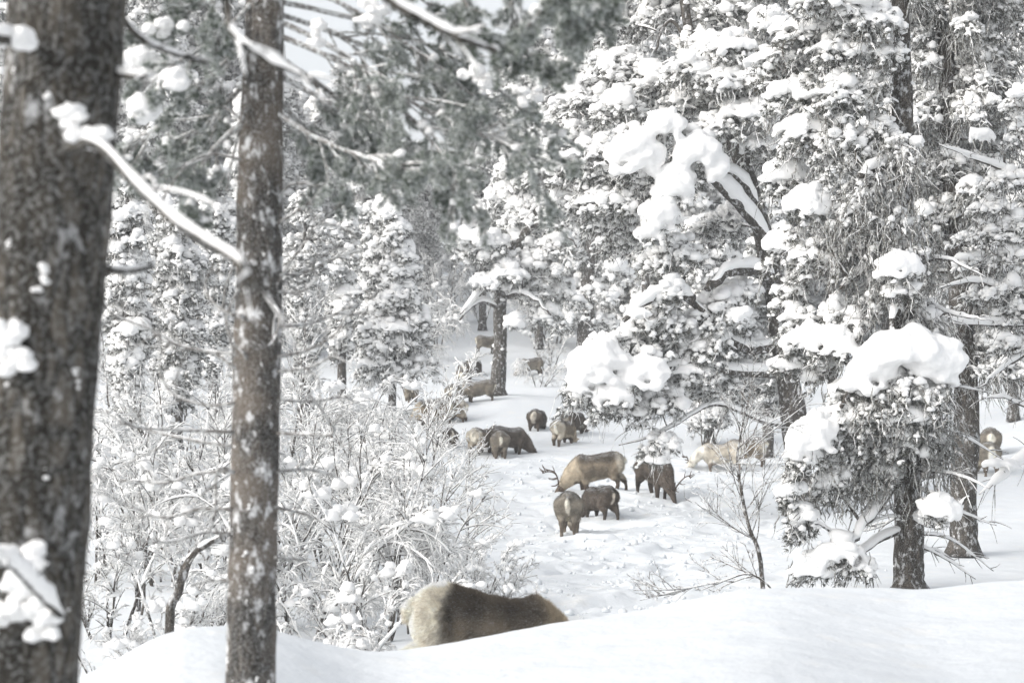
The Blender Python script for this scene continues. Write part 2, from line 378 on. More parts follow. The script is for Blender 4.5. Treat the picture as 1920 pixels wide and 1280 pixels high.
# ------------------------------------------------------------------ snow-laden trees
class Tree:
    def __init__(s, seed, size=.06, needle=.10, dense=1.0, sub=1, frac=1.0):
        s.g = np.random.default_rng(seed); s.seed = seed
        s.size = size; s.needle = needle; s.dense = dense; s.sub = sub; s.frac = frac
        s.trunkp = []; s.limb = []; s.twig = []; s.frost = []; s.blob = []; s.tuft = []; s.pill = []; s.lich = []; s.snowt = []; s.skel = []
    def trunk(s, pts, rad, n=46):
        """pts world control points base to top, rad at each"""
        c = resample(np.hstack([np.array(pts), np.array(rad)[:, None]]), n)
        c[:, :2] += .02 * rad[0] * 4 * np.stack([noise3(c[:, :3] * 1.3), noise3(c[:, :3] * 1.3 + 9)], 1)
        s.axis = c[:, :3]; s.arad = c[:, 3]; k0 = int(n * .22); s.skel = [(c[k0:, :3], c[k0:, 3])]
        r = c[:, 3] * (1 + .10 * noise3(c[:, :3] * 2.2 + 4)); r[0] *= 1.35; r[1] *= 1.12
        s.trunkp.append(tubes(c[None, :, :3], r[None], 18, .04, seed=s.seed))
        # frost and caught snow on the windward side of the bark
        k = s.g.integers(0, n - 1, int(n * .5 * s.frac)); a = s.g.uniform(0, 6.28, len(k))
        q = c[k, :3] + np.stack([np.cos(a), np.sin(a), 0 * a], 1) * (c[k, 3] * .90)[:, None] + np.array([0, 0, 1]) * s.g.uniform(-.1, .1, (len(k), 1))
        s.blob.append((q, s.size * s.g.uniform(.3, 1.0, len(k))))
    def near_axis(s, z):
        i = int(np.argmin(np.abs(s.axis[:, 2] - z))); return s.axis[i], s.arad[i]
    def add_limb(s, pts, r0, r1=None, snow=1.0, n=14, list_=None):
        pts = np.array(pts); r1 = r0 * .35 if r1 is None else r1
        c = resample(pts, n); c = c + .25 * r0 * s.g.normal(size=c.shape) * np.linspace(0, 1, n)[:, None]
        r = np.linspace(r0, r1, n)
        s.limb.append(tubes(c[None], r[None], 8, .06, seed=s.seed)); s.skel.append((c[3:], r[3:]))
        if snow:
            s.snowt.append(snow_on(c[None], r[None], (r * .85 + .02)[None] * snow, s.g, 8, .62, .10))
        return c
    def pad(s, c, a, h, b=None, n=60, pillow=0., top=.95, low=.5, hang=.0, link=True, size=None, bald=0., droop=.45):
        """a spray of snow-loaded twigs: centre c, radii a (across), b (in depth), h (up)"""
        g = s.g; c = np.array(c, float); b = a if b is None else b; size = size or s.size
        n = max(6, int(n * s.dense))
        if link and len(s.trunkp):
            K = np.concatenate([k[0] for k in s.skel]); KR = np.concatenate([k[1] for k in s.skel])
            v = c - K; dd = np.linalg.norm(v, axis=1)
            cost = dd + .9 * np.maximum(0, -v[:, 2]) + .35 * dd * (KR < .02) + g.uniform(0, .12, len(dd)) * dd
            i = int(np.argmin(cost)); q = K[i]; L = dd[i]
            if L > .12:
                w = g.normal(size=3) * .10 * L; hub = c - np.array([0, 0, .2 * h])
                r0 = min(KR[i] * .7, .010 + L * .022)
                s.add_limb([q, q + v[i] * .35 + np.array([0, 0, .10 * L]) + w, q + v[i] * .72 + np.array([0, 0, .09 * L]) - w * .6, hub], r0, .009, .8, 10)
        u = norm(g.normal(size=(n, 3))); u[:, 2] = np.where(g.random(n) < .72, np.abs(u[:, 2]), u[:, 2])
        rad = g.uniform(.12, 1.0, n) ** .6
        e = u * rad[:, None] * np.array([a, b, h])
        w_ = c - (s.near_axis(c[2])[0] if len(s.trunkp) else c + np.array([0, 1, 0])); w_[2] = 0; w_ = w_ / max(np.linalg.norm(w_), .05)
        w_ = w_ * min(1, np.linalg.norm(w_)); out = (e @ w_) / max(a, .05)
        e[:, 2] -= droop * h * ((e[:, 0] / a) ** 2 + (e[:, 1] / b) ** 2) + .55 * h * np.clip(out, 0, 1)
        p = c + e; L = (.28 + .5 * g.random(n)) * (a + b) * .5
        dv = norm(.8 * w_ + .55 * u * np.array([1, 1, .3]) + np.array([0, 0, -.30]) + .25 * g.normal(size=(n, 3)))
        o = p - dv * L[:, None] * .85
        t = np.linspace(0, 1, 6)[:, None]
        PL = o[:, None] + (p - o)[:, None] * t + np.array([0, 0, 1.]) * (.20 * L[:, None, None] * np.sin(t * math.pi))
        PL += .09 * L[:, None, None] * g.normal(size=(n, 1, 3)) * np.sin(t * math.pi * 1.5)
        s.twig.append((PL, np.linspace(1, .35, 6)[None] * (.006 + .008 * L[:, None])))
        tip = norm(PL[:, -1] - PL[:, -2])
        w = np.clip((p[:, 2] - c[2]) / h * .5 + .5, 0, 1)          # 1 at the top of the spray, 0 underneath
        for tt_, k in ((2, .6), (3, .8), (4, 1.), (5, 1.)):
            keep = g.random(n) < (1 - bald) * k
            s.tuft.append((PL[keep, tt_] + g.normal(size=(keep.sum(), 3)) * .02, norm(tip[keep] + np.array([0, 0, -.15]) + .4 * g.normal(size=(keep.sum(), 3)))))
        pr = low + (top - low) * w
        for x, sc in ((.5, .9), (.62, 1.1), (.74, 1.25), (.86, 1.15), (.97, .85)):
            keep = g.random(n) < pr * .72
            q = PL[:, 0] * 0
            i = min(int(x * 5), 4); f = x * 5 - i
            q = PL[:, i] * (1 - f) + PL[:, i + 1] * f
            sz = size * sc * (.45 + .75 * w) * np.exp(g.normal(size=n) * .33)
            q = q + np.array([0, 0, 1.]) * (sz * .55)[:, None] + g.normal(size=(n, 3)) * size * .4
            s.blob.append((q[keep], sz[keep]))
        # little bare frosted twigs that poke out or hang
        nb = int(n * (.5 + bald))
        if nb:
            k = g.integers(0, n, nb); tt_ = g.integers(2, 6, nb); q = PL[k, tt_]
            d = norm(g.normal(size=(nb, 3)) * .8 + tip[k] + np.array([0, 0, -.6])); l = g.uniform(.12, .45, nb) * (.5 + a)
            tq = np.linspace(0, 1, 5)[:, None]
            B = q[:, None] + d[:, None] * l[:, None, None] * tq + np.array([0, 0, -.35]) * (l[:, None, None] * tq ** 2) + .06 * g.normal(size=(nb, 5, 3)) * l[:, None, None]
            s.frost.append((B, np.linspace(.008, .003, 5)[None] * np.ones((nb, 1))))
        if hang:
            s.lichen(c, a, b, h, int(n * hang))
        if pillow:
            s.pillow(c + np.array([0, 0, h * .42]), a * .88, b * .8, h * .75 * pillow)
    def lichen(s, c, a, b, h, n, L=(.15, .55)):
        g = s.g; q = c + g.uniform(-1, 1, (n, 3)) * np.array([a, b, h * .8])
        n = int(n * .9); q = c + g.uniform(-1, 1, (n, 3)) * np.array([a, b, h * .8]); l = L[0] * .5 + (L[1] - L[0] * .5) * g.random(n) ** 1.8; t = np.linspace(0, 1, 5)
        B = q[:, None] + np.array([0, 0, -1.]) * (l[:, None] * t)[..., None] + g.normal(size=(n, 1, 3)) * np.array([.30, .30, .1]) * (t[:, None] ** 1.5 * l[:, None, None]) + .02 * g.normal(size=(n, 5, 3))
        s.lich.append((B, np.array([.004, .009, .012, .007, .002])[None] * g.uniform(.4, 1.3, (n, 1))))
    def pillow(s, c, a, b, h, k=None):
        g = s.g; k = k or int(14 + 10 * a / max(h, .05)); k = min(k, 46)
        th = g.random(k) * 6.283; r = np.sqrt(g.random(k))
        q = c + np.stack([np.cos(th) * r * a, np.sin(th) * r * b, h * (.45 * (1 - r ** 2) - .25 * r ** 2) + h * .1 * g.normal(size=k)], 1)
        sz = h * g.uniform(.42, .75, k) * (1 - .35 * r)
        s.pill.append((q, sz))
        for rr_ in (0., .38, .6):
            nn = 1 if rr_ == 0 else 6; ta = np.arange(nn) * 6.283 / nn + rr_; s.pill.append((c + np.stack([np.cos(ta) * rr_ * a, np.sin(ta) * rr_ * b, np.full(nn, h * .12)], 1), np.full(nn, h * .62)))
        m = int(k * .9); th = g.random(m) * 6.283                      # scalloped drips along the lower edge
        q = c + np.stack([np.cos(th) * a * .98, np.sin(th) * b * .98, -h * g.uniform(.25, .75, m)], 1)
        s.pill.append((q, h * g.uniform(.16, .36, m)))
    def build(s, name, label, cat='tree', group=None, bark=None, needle=None, pill_vox=.045, K=10, base=None):
        g = s.g
        base = s.axis[0] if base is None else base
        root = empty(name, [float(v) for v in base], label, cat, group)
        if s.trunkp: mesh_from('trunk', *merge(s.trunkp), bark or M_BARK, root)
        if s.limb: mesh_from('limbs', *merge(s.limb), bark or M_BARK, root)
        if s.twig:
            tw = [tubes(a, b, 3) for a, b in s.twig] + [tubes(a, b, 3) for a, b in s.frost]
            mesh_from('twigs', *merge(tw), M_TWIG, root)
        if s.tuft:
            C = np.concatenate([t[0] for t in s.tuft]); D = np.concatenate([t[1] for t in s.tuft])
            mesh_from('needles', *spikes(C, D, K, s.needle, s.needle * .085, .75, s.seed), needle or M_NEEDLE, root, smooth=False)
        sn = list(s.snowt)
        if s.frost:
            for a, b in s.frost: sn.append(snow_on(a, b, .0085 * (s.size / .06), g, 3, .9, .4))
        if s.twig:
            for a, b in s.twig: sn.append(snow_on(a, b, .027 * (s.size / .06) ** .8, g, 5, .8, .5))
        if s.blob:
            C = np.concatenate([t[0] for t in s.blob]); S = np.concatenate([t[1] for t in s.blob])
            big = S > s.size * 1.45
            sn.append(blobs(C[~big], S[~big], s.sub, s.seed)); sn.append(blobs(C[big], S[big], 2, s.seed + 1))
        if s.pill:
            C = np.concatenate([t[0] for t in s.pill]); S = np.concatenate([t[1] for t in s.pill])
            V, T = blobs(C, S, 2, s.seed + 2)
            V, T, N = remesh(V, T, pill_vox * .85, 16, fac=.6)
            V = V + N * ((.35 * pill_vox * 1.3) * fbm(V * (1 / (pill_vox * 4)), 3) + .6 * pill_vox * noise3(V * (1 / (pill_vox * 9))))[:, None]
            sn.append((V, T))
        mesh_from('snow_load', *merge(sn), M_SNOW, root)
        if s.lich:
            mesh_from('beard_lichen', *merge([tubes(a, b, 3, .3) for a, b in s.lich]), M_LICHEN, root)
        return root

def pads(t, d, rows, hang=0., dens=1.0, link=True, dj=.5):
    """rows of (px, py, rx, ry, pillow[, depth offset]) in photograph pixels, set out at their real distance"""
    def far_(r):
        i = int(np.argmin(np.abs(t.axis[:, 2] - P(0, r[1], d)[2]))); return abs(P(r[0], r[1], d)[0] - t.axis[i][0])
    for r in sorted(rows, key=far_):
        px, py, rx, ry, pl = r[:5]; dd = r[5] if len(r) > 5 else t.g.uniform(-dj, dj)
        dist = d + dd; a = rx / F * dist; h = ry / F * dist
        n = 72 * dens * (rx * ry / 2000.) * (d / 40.) ** .6
        t.pad(P(px, py, dist), a, h, a * .85, n=n, pillow=pl, hang=hang, link=link)

# --- the wide pine whose pillows hang over the herd
def pillow_pine():
    t = Tree(101, size=.072, needle=.13, frac=1.2); d = 42
    b = on_ground(1503, d)
    t.trunk([b, P(1490, 800, d), P(1468, 650, d), P(1440, 480, d), P(1400, 330, d), P(1345, 180, d), P(1292, 60, d), P(1275, -90, d)],
            [.30, .27, .25, .22, .18, .14, .11, .05])
    L = lambda *pp: [P(x, y, d + o) for x, y, o in pp]
    t.add_limb(L((1452, 470, 0), (1400, 400, -.4), (1360, 360, -.8), (1322, 325, -1.2), (1290, 300, -1.5)), .13, .07, 2.2, 18)
    t.add_limb(L((1462, 530, 0), (1410, 508, -.5), (1360, 512, -1.), (1325, 545, -1.3)), .15, .08, 1.2, 16)
    t.add_limb(L((1425, 400, 0), (1390, 340, -.5), (1345, 318, -.9), (1330, 330, -1.)), .09, .05, 2., 14)
    t.add_limb(L((1300, 560, -1.2), (1255, 552, -1.5), (1205, 568, -1.7), (1168, 600, -1.8)), .10, .05, 2.0, 16)
    t.add_limb(L((1480, 640, 0), (1400, 655, -.4), (1330, 600, -.9), (1290, 560, -1.2)), .12, .07, 1., 16)
    t.add_limb(L((1488, 700, 0), (1420, 700, -.5), (1300, 690, -1.), (1180, 700, -1.4), (1100, 720, -1.6)), .11, .04, 1.2, 18)
    t.add_limb(L((1490, 800, 0), (1430, 790, -.4), (1350, 758, -.6), (1300, 775, -.8), (1230, 815, -1.), (1160, 834, -1.1)), .055, .012, 1.3, 20)
    t.add_limb(L((1300, 100, 0), (1262, 40, .2), (1240, 60, .2), (1228, 95, .2)), .05, .02, .5)
    t.add_limb(L((1400, 330, 0), (1340, 200, .3), (1250, 150, .4), (1190, 180, .5)), .08, .03, 1.)
    rows = [(1246, 232, 34, 26, 0, -1.6), (1190, 272, 52, 40, 0, -1.5), (1292, 292, 50, 44, 0, -1.6), (1285, 345, 44, 40, 0, -1.6),
            (1232, 408, 42, 50, 0, -1.7), (1130, 330, 80, 45, .6, -.9), (1085, 385, 70, 45, .6, -.8), (1180, 372, 60, 40, .5, -1.),
            (1250, 490, 70, 38, 0, -1.), (1215, 610, 70, 45, 0, -1.), (1330, 605, 80, 55, .0, -.6), (1385, 640, 55, 60, 0, .1),
            (1280, 665, 70, 55, .0, -.7), (1180, 650, 60, 38, 0, -1.), (1128, 672, 66, 46, 0, -1.5), (1095, 715, 52, 40, 0, -1.6),
            (1205, 700, 58, 38, 0, -1.6), (1150, 745, 62, 36, 0, -1.6), (1235, 765, 66, 36, 0, -1.2), (1290, 712, 60, 46, .5, -.9), (1345, 715, 60, 46, .0, -.3),
            (1085, 752, 44, 28, 0, -1.5), (1150, 150, 70, 45, 0, .8), (1222, 175, 70, 40, .5, .3), (1300, 205, 80, 45, .5, 0), (1380, 185, 76, 45, .6, -.4),
            (1340, 112, 80, 42, .6, 0), (1424, 95, 80, 45, .7, .2), (1235, 45, 60, 36, 0, .8), (1150, 62, 70, 34, 0, 1.2), (1372, 30, 84, 36, .6, .2),
            (1450, 205, 66, 52, .5, -.2), (1400, 272, 62, 45, .0, .5), (1090, 205, 70, 45, .5, .6), (1062, 280, 64, 42, .4, .4), (1470, 300, 56, 52, .5, .3),
            (1200, -10, 90, 40, 0, 1.), (1320, -30, 90, 40, .5, .4), (1440, -10, 80, 45, .5, .2), (1020, 330, 60, 36, 0, .6), (1180, 455, 60, 30, 0, .3),
            (1350, 430, 60, 35, 0, .9), (1440, 590, 50, 50, 0, .5), (1410, 730, 55, 40, 0, .6), (1130, 780, 55, 22, 0, -1.4), (1235, 842, 50, 26, 0.0, -1.2), (1232, 866, 26, 18, 1.1, -1.3),
            (1150, 430, 70, 30, .4, -.3), (1440, 160, 70, 44, .7, -1.2), (1400, 225, 66, 40, .8, -1.2), (1350, 160, 66, 40, .6, -1.1), (1430, 285, 50, 36, .6, -.9), (1290, 140, 60, 36, .6, -1.),
            (1345, 250, 50, 30, .5, -1.2), (1370, 100, 60, 36, .7, -1.1), (1460, 60, 60, 36, .6, -1.), (1110, 300, 60, 34, .7, -1.3), (1150, 215, 60, 34, .6, -.8), (1060, 330, 56, 30, .5, -1.), (1130, 390, 60, 34, .6, -1.3),
            (1185, 325, 56, 34, .8, -1.4), (1330, 660, 50, 40, 0, -1.), (1255, 620, 50, 36, .4, -1.1), (1385, 560, 46, 30, 0, -.4), (1250, 560, 40, 26, .6, -1.5)]
    pads(t, d, rows, dens=1.1)
    for (x, y, rx, ry, k) in ((1188, 288, 40, 44, 20), (1246, 238, 33, 30, 12), (1305, 290, 36, 38, 16), (1268, 345, 24, 40, 12), (1345, 318, 14, 26, 6), (1234, 402, 30, 32, 12), (1222, 438, 26, 26, 9),
                              (1122, 680, 42, 44, 18), (1092, 716, 32, 24, 12), (1150, 742, 34, 26, 12), (1212, 702, 38, 34, 16), (1195, 590, 30, 16, 10), (1392, 590, 14, 18, 6)):
        dd = 40.2; t.pillow(P(x, y, dd), rx / F * dd, rx / F * dd * .8, ry / F * dd * 1.15, k)
    return t.build('pillow_pine', 'broad old pine hung with big white snow pillows over the grazing herd', 'pine', bark=M_BARK)
pillow_pine()

# --- the tall tree on the right with one huge cushion of snow
def cushion_pine():
    t = Tree(202, size=.044, needle=.085, frac=1.3); d = 26
    b = on_ground(1706, d)
    t.trunk([b, P(1704, 1030, d), P(1702, 900, d), P(1698, 700, d), P(1692, 400, d), P(1690, 150, d), P(1686, -120, d)],
            [.21, .19, .185, .175, .155, .13, .09])
    L = lambda *pp: [P(x, y, d + o) for x, y, o in pp]
    t.add_limb(L((1705, 860, 0), (1665, 925, -.3), (1620, 985, -.6), (1585, 1040, -.8)), .075, .03, 1.5, 16)
    t.add_limb(L((1700, 990, 0), (1650, 1012, -.3), (1600, 1045, -.6), (1560, 1070, -.8)), .045, .02, 1.3, 14)
    t.add_limb(L((1702, 880, 0), (1640, 940, -.2), (1600, 1000, -.5)), .035, .015, 1., 12)
    t.add_limb(L((1705, 960, 0), (1745, 985, -.4), (1790, 960, -.7), (1815, 930, -.9)), .035, .02, 2.0, 14)
    t.add_limb(L((1700, 620, 0), (1680, 580, -.8), (1672, 620, -1.), (1690, 650, -1.1)), .05, .03, 1.2, 14)
    t.add_limb(L((1700, 640, 0), (1640, 655, -.4), (1600, 720, -.8), (1580, 760, -.9)), .06, .03, .6, 14)
    t.add_limb(L((1700, 285, 0), (1650, 310, -.5), (1610, 330, -.8)), .07, .04, 1.5, 12)
    t.add_limb(L((1700, 480, 0), (1630, 500, -.4), (1575, 540, -.7)), .06, .03, 1.4, 12)
    for (x0, y0, x1, y1, x2, y2, r) in ((1712, 1020, 1760, 1040, 1830, 1085, .02), (1712, 1000, 1780, 1010, 1862, 1070, .018), (1712, 905, 1780, 950, 1868, 985, .02),
                                       (1712, 880, 1790, 890, 1856, 915, .022), (1712, 1050, 1750, 1030, 1800, 1060, .014), (1700, 940, 1650, 960, 1590, 1005, .016),
                                       (1702, 955, 1655, 985, 1600, 1000, .014), (1700, 970, 1660, 970, 1610, 990, .012), (1715, 800, 1790, 810, 1880, 860, .018),
                                       (1715, 700, 1780, 720, 1850, 735, .016), (1715, 560, 1790, 590, 1850, 600, .03), (1712, 500, 1770, 485, 1850, 520, .03)):
        o = t.g.uniform(-.8, .5); c = t.add_limb([P(x0, y0, d), P(x1, y1, d + o), P(x2, y2, d + o * 1.5)], r, .005, .9, 14)
        S, _, _ = spawn(c[None], 6, (.3, 1.), (.18, .4), (.5, 1.1), .15, 6, t.g)
        t.frost.append((S, np.linspace(.007, .003, 6)[None] * np.ones((len(S), 1))))
    rows = [(1540, 12, 66, 30, 1.0, -.6), (1600, 38, 50, 34, .6, -.5), (1500, 72, 66, 46, .6, 0), (1455, 130, 66, 50, .6, .3), (1565, 110, 66, 46, .5, -.3),
            (1640, 55, 56, 40, .6, -.5), (1665, 110, 44, 34, .5, -.4), (1480, 190, 62, 46, .7, 0), (1560, 195, 62, 46, .4, -.4), (1630, 180, 50, 40, .3, -.3),
            (1505, 262, 60, 52, .7, -.2), (1570, 280, 56, 46, .3, -.5), (1640, 262, 50, 42, .0, -.3), (1470, 345, 50, 52, .7, 0), (1512, 400, 46, 50, .8, -.5),
            (1468, 470, 44, 46, .7, -.1), (1525, 500, 54, 52, .4, -.4), (1478, 560, 42, 40, .5, 0), (1490, 610, 38, 36, .5, -.2), (1560, 600, 46, 40, .3, -.5),
            (1682, 512, 46, 30, 1.2, -1.), (1690, 552, 40, 22, 0, -1.), (1505, 650, 46, 34, 1., -.6), (1470, 690, 34, 26, .8, -.5),
            (1560, 655, 50, 40, 1.0, -.8), (1600, 620, 40, 34, .5, -.6), (1600, 740, 54, 44, .7, -.7), (1530, 700, 40, 34, .0, -.3),
            (1528, 835, 52, 50, 1.1, -.9), (1570, 790, 52, 44, .6, -.7), (1502, 862, 34, 44, .9, -.9), (1620, 800, 46, 44, .6, -.8), (1710, 790, 54, 40, .7, -1.), (1675, 840, 60, 44, .0, -.6),
            (1590, 860, 54, 44, .0, -.5), (1480, 935, 28, 44, .6, -.9), (1500, 985, 30, 44, .5, -.9), (1575, 1048, 56, 30, 1.2, -.9), (1520, 1075, 46, 28, 1.1, -.9),
            (1600, 1072, 44, 24, .5, -.9), (1760, 965, 40, 34, 1.2, -.8), (1745, 830, 52, 44, .0, -.4), (1640, 900, 52, 30, 0, -.4), (1555, 915, 50, 40, 0, -.6),
            (1500, -50, 80, 40, .6, 0), (1620, -50, 80, 40, .5, 0), (1700, -30, 60, 40, .0, 0)]
    pads(t, d, rows, hang=.10, dens=1.2)
    # the cushion itself, and the dark drooping spray it weighs on
    pads(t, d, [(1700, 745, 86, 46, 0, -1.0), (1640, 770, 46, 40, 0, -.9), (1750, 760, 44, 40, 0, -.9)], hang=.6, dens=1.3)
    for (x, y, rx, ry, k) in ((1692, 664, 74, 50, 30), (1630, 702, 40, 38, 14), (1750, 678, 40, 46, 16)):
        dd = 25.0; t.pillow(P(x, y, dd), rx / F * dd, rx / F * dd * .75, ry / F * dd * 1.25, k)
    # twiggy, lichen-hung middle
    for (x, y, rx, ry) in ((1640, 340, 70, 60), (1660, 420, 70, 60), (1600, 400, 60, 60), (1700, 470, 60, 50), (1600, 470, 60, 50), (1640, 560, 60, 50), (1740, 620, 50, 50), (1560, 440, 40, 40), (1690, 300, 50, 50)):
        t.pad(P(x, y, d - .5), rx / F * d, ry / F * d, n=75, top=.35, low=.1, hang=1.6, bald=1.1, size=.04)
    t.lichen(P(1700, 860, d - .4), .6, .4, .5, 260, (.2, .6)); t.lichen(P(1590, 905, d - .5), .5, .4, .3, 200, (.2, .5)); t.lichen(P(1760, 820, d - .4), .3, .4, .4, 160, (.2, .6))
    return t.build('cushion_pine', 'tall tree on the right carrying one huge rounded cushion of snow above its trunk base', 'tree', pill_vox=.03)
cushion_pine()

# --- dark lichen-hung spruce behind it
def lichen_spruce():
    t = Tree(303, size=.05, needle=.10, frac=.6); d = 33
    t.trunk([on_ground(1806, d), P(1808, 900, d), P(1812, 760, d), P(1800, 560, d), P(1782, 300, d), P(1765, -120, d)], [.24, .22, .21, .19, .16, .10])
    for i in range(46):
        y = t.g.uniform(-80, 700); sx = 1 if t.g.random() < .6 else -1
        L = t.g.uniform(60, 170) * (1 if y > 100 else .8); q = t.near_axis(P(0, y, d)[2])[0]
        px = 960 + q[0] / d * F
        o = t.g.uniform(-1.2, 1.2)
        c = t.add_limb([q, P(px + sx * L * .5, y + L * .12, d + o * .5), P(px + sx * L, y + L * .55, d + o)], .035, .008, .8, 12)
        t.lichen(P(px + sx * L * .55, y + L * .3, d + o * .6), L * .5 / F * d, .3, .15, 46, (.25, .8))
        t.pad(P(px + sx * L * .6, y + L * .28, d + o * .6), L * .5 / F * d, 26 / F * d, .5, n=60, top=.7, low=.2, link=False, bald=.5)
    rows = [(1770, 40, 70, 40, 0), (1840, 90, 70, 40, 0), (1885, 30, 50, 40, 0), (1740, 200, 60, 40, 0), (1830, 200, 70, 40, 0), (1890, 160, 50, 40, 0), (1720, 330, 50, 40, 0),
            (1790, 330, 60, 40, 0), (1740, 420, 60, 40, 0), (1860, 330, 60, 40, 0)]
    for r in rows: t.pad(P(r[0], r[1], d), r[2] / F * d, r[3] / F * d, n=70, top=.5, low=.1, hang=1.2)
    t.lichen(P(1800, 640, d), .5, .5, .8, 300, (.2, .6))
    return t.build('lichen_spruce', 'dark old spruce hung with grey beard lichen at the upper right, little snow on it', 'spruce', bark=M_BARK)
lichen_spruce()

# --- frosted tree leaning in from the right edge
def edge_tree():
    t = Tree(404, size=.036, needle=.06, frac=.6); d = 28
    t.trunk([on_ground(2010, d), P(2005, 900, d), P(1995, 600, d), P(1990, 300, d), P(1985, 0, d)], [.2, .18, .16, .13, .1])
    L = lambda *pp: [P(x, y, d + o) for x, y, o in pp]
    def bare(pp, r, snow, k=10):
        c = t.add_limb(L(*pp), r, .008, snow, 16)
        S, _, _ = spawn(c[None], k, (.25, 1.), (.15, .4), (.5, 1.1), .2, 6, t.g)
        t.frost.append((S, np.linspace(.009, .003, 6)[None] * np.ones((len(S), 1))))
    bare(((2000, 640, 0), (1930, 660, -.3), (1880, 690, -.5), (1835, 728, -.6)), .06, 1.3)
    bare(((2003, 780, 0), (1940, 770, -.2), (1890, 748, -.4), (1840, 745, -.5)), .03, 1.2)
    bare(((2003, 860, 0), (1930, 858, -.4), (1880, 895, -.7), (1838, 925, -.8)), .045, 2.6)
    bare(((2000, 560, 0), (1900, 550, -.3), (1830, 528, -.5), (1760, 540, -.6)), .05, 1.6)
    bare(((1998, 600, 0), (1900, 610, -.3), (1800, 605, -.5), (1740, 600, -.6)), .04, 1.8)
    bare(((1998, 420, 0), (1900, 330, -.3), (1830, 300, -.5), (1760, 270, -.6)), .04, 1.6)
    for (x, y, rx, ry) in ((1880, 345, 58, 18), (1850, 395, 56, 16), (1840, 448, 74, 18), (1895, 430, 50, 18), (1890, 488, 60, 20), (1820, 500, 50, 16), (1850, 555, 60, 18),
                          (1900, 590, 50, 20), (1890, 545, 40, 18), (1910, 250, 40, 30), (1885, 650, 46, 18), (1905, 200, 40, 30)):
        t.pad(P(x, y, d - .4), rx / F * d, ry / F * d, rx / F * d * .6, n=46 * rx / 50, top=.95, low=.75, size=.042, droop=.9)
    t.pillow(P(1842, 254, d - .5), .17, .14, .14, 12); t.pillow(P(1878, 870, d - .7), .3, .2, .12, 14)
    for i in range(14):
        y = 240 + i * 27; t.pad(P(1965 + t.g.uniform(-20, 30), y, d), .35, .3, n=50, low=.5, hang=.0)
    return t.build('frosted_pine', 'frosted pine reaching in from the right edge with layered white sprays', 'pine', pill_vox=.03)
edge_tree()

# --- pine standing in the middle of the picture, and its neighbours
def central_pine():
    t = Tree(505, size=.11, needle=.2, frac=.7); d = 73
    t.trunk([on_ground(932, d), P(936, 690, d), P(938, 640, d), P(938, 560, d), P(950, 490, d), P(990, 430, d), P(1010, 380, d)], [.31, .27, .25, .23, .21, .15, .09])
    L = lambda *pp: [P(x, y, d + o) for x, y, o in pp]
    t.add_limb(L((938, 580, 0), (905, 565, -.5), (880, 580, -.9), (862, 600, -1.)), .09, .03, 1.6)
    t.add_limb(L((940, 545, 0), (905, 545, -.6), (880, 570, -1.), (862, 590, -1.1)), .08, .03, 2.2)
    t.add_limb(L((945, 560, 0), (970, 550, -.5), (1000, 560, -.8), (1035, 590, -1.)), .10, .03, 1.4)
    t.add_limb(L((955, 480, 0), (930, 445, -.5), (900, 440, -.8), (870, 450, -1.)), .10, .04, 1.)
    t.add_limb(L((985, 440, 0), (1010, 420, -.5), (1050, 430, -.8), (1080, 460, -1.)), .10, .03, 1.)
    rows = [(885, 455, 46, 22, 1.3, -1.), (925, 468, 40, 24, .5, -.8), (900, 490, 40, 22, 0, -.6), (955, 520, 44, 20, .9, -.8), (905, 535, 36, 16, .9, -1.), (990, 545, 50, 26, 0, 0), (1020, 510, 52, 34, 0, 0),
            (1060, 470, 54, 34, 0, 0), (975, 470, 40, 30, 0, .5), (985, 420, 60, 34, .4, .5), (940, 385, 50, 30, .4, 1.), (1010, 350, 60, 34, .4, .5), (960, 330, 50, 26, .4, 1), (1050, 400, 60, 34, .4, .3),
            (964, 612, 24, 14, 1.3, -1.), (1035, 600, 40, 24, 0, 0), (1065, 560, 40, 26, 0, .5), (1080, 330, 60, 34, .4, 1.), (1000, 290, 60, 34, .4, 1.), (1050, 250, 60, 34, .3, 1.5), (960, 500, 40, 20, 0, 0),
            (870, 480, 24, 16, 0, -.9)]
    pads(t, d, rows, dens=.9)
    return t.build('umbrella_pine', 'spreading pine with a thick bare scaly trunk rising from the snow mound mid-picture', 'pine', pill_vox=.09, K=7)
central_pine()
def slope_pine():
    t = Tree(506, size=.13, needle=.22, frac=.6); d = 90
    t.trunk([on_ground(1094, d), P(1098, 600, d), P(1104, 520, d), P(1112, 440, d), P(1120, 300, d), P(1125, 180, d)], [.40, .36, .33, .30, .25, .12])
    rows = [(1075, 405, 46, 30, .3), (1150, 420, 46, 30, .3), (1060, 450, 40, 26, 0), (1140, 470, 46, 26, 0), (1160, 520, 44, 26, 0), (1085, 500, 40, 22, 0), (1070, 560, 40, 22, 0), (1130, 560, 40, 22, 0),
            (1080, 600, 44, 22, 0), (1050, 620, 34, 18, 0), (1130, 610, 40, 18, 0), (1120, 340, 60, 34, .4), (1070, 300, 50, 30, .3), (1160, 280, 50, 30, .3), (1120, 220, 54, 34, .3), (1100, 160, 50, 30, .3), (1140, 120, 46, 30, .3)]
    pads(t, d, rows, dens=.8)
    return t.build('slope_pine', 'pine with a dark trunk and twiggy low branches on the slope behind the snow pillows', 'pine', pill_vox=.12, K=6)
slope_pine()
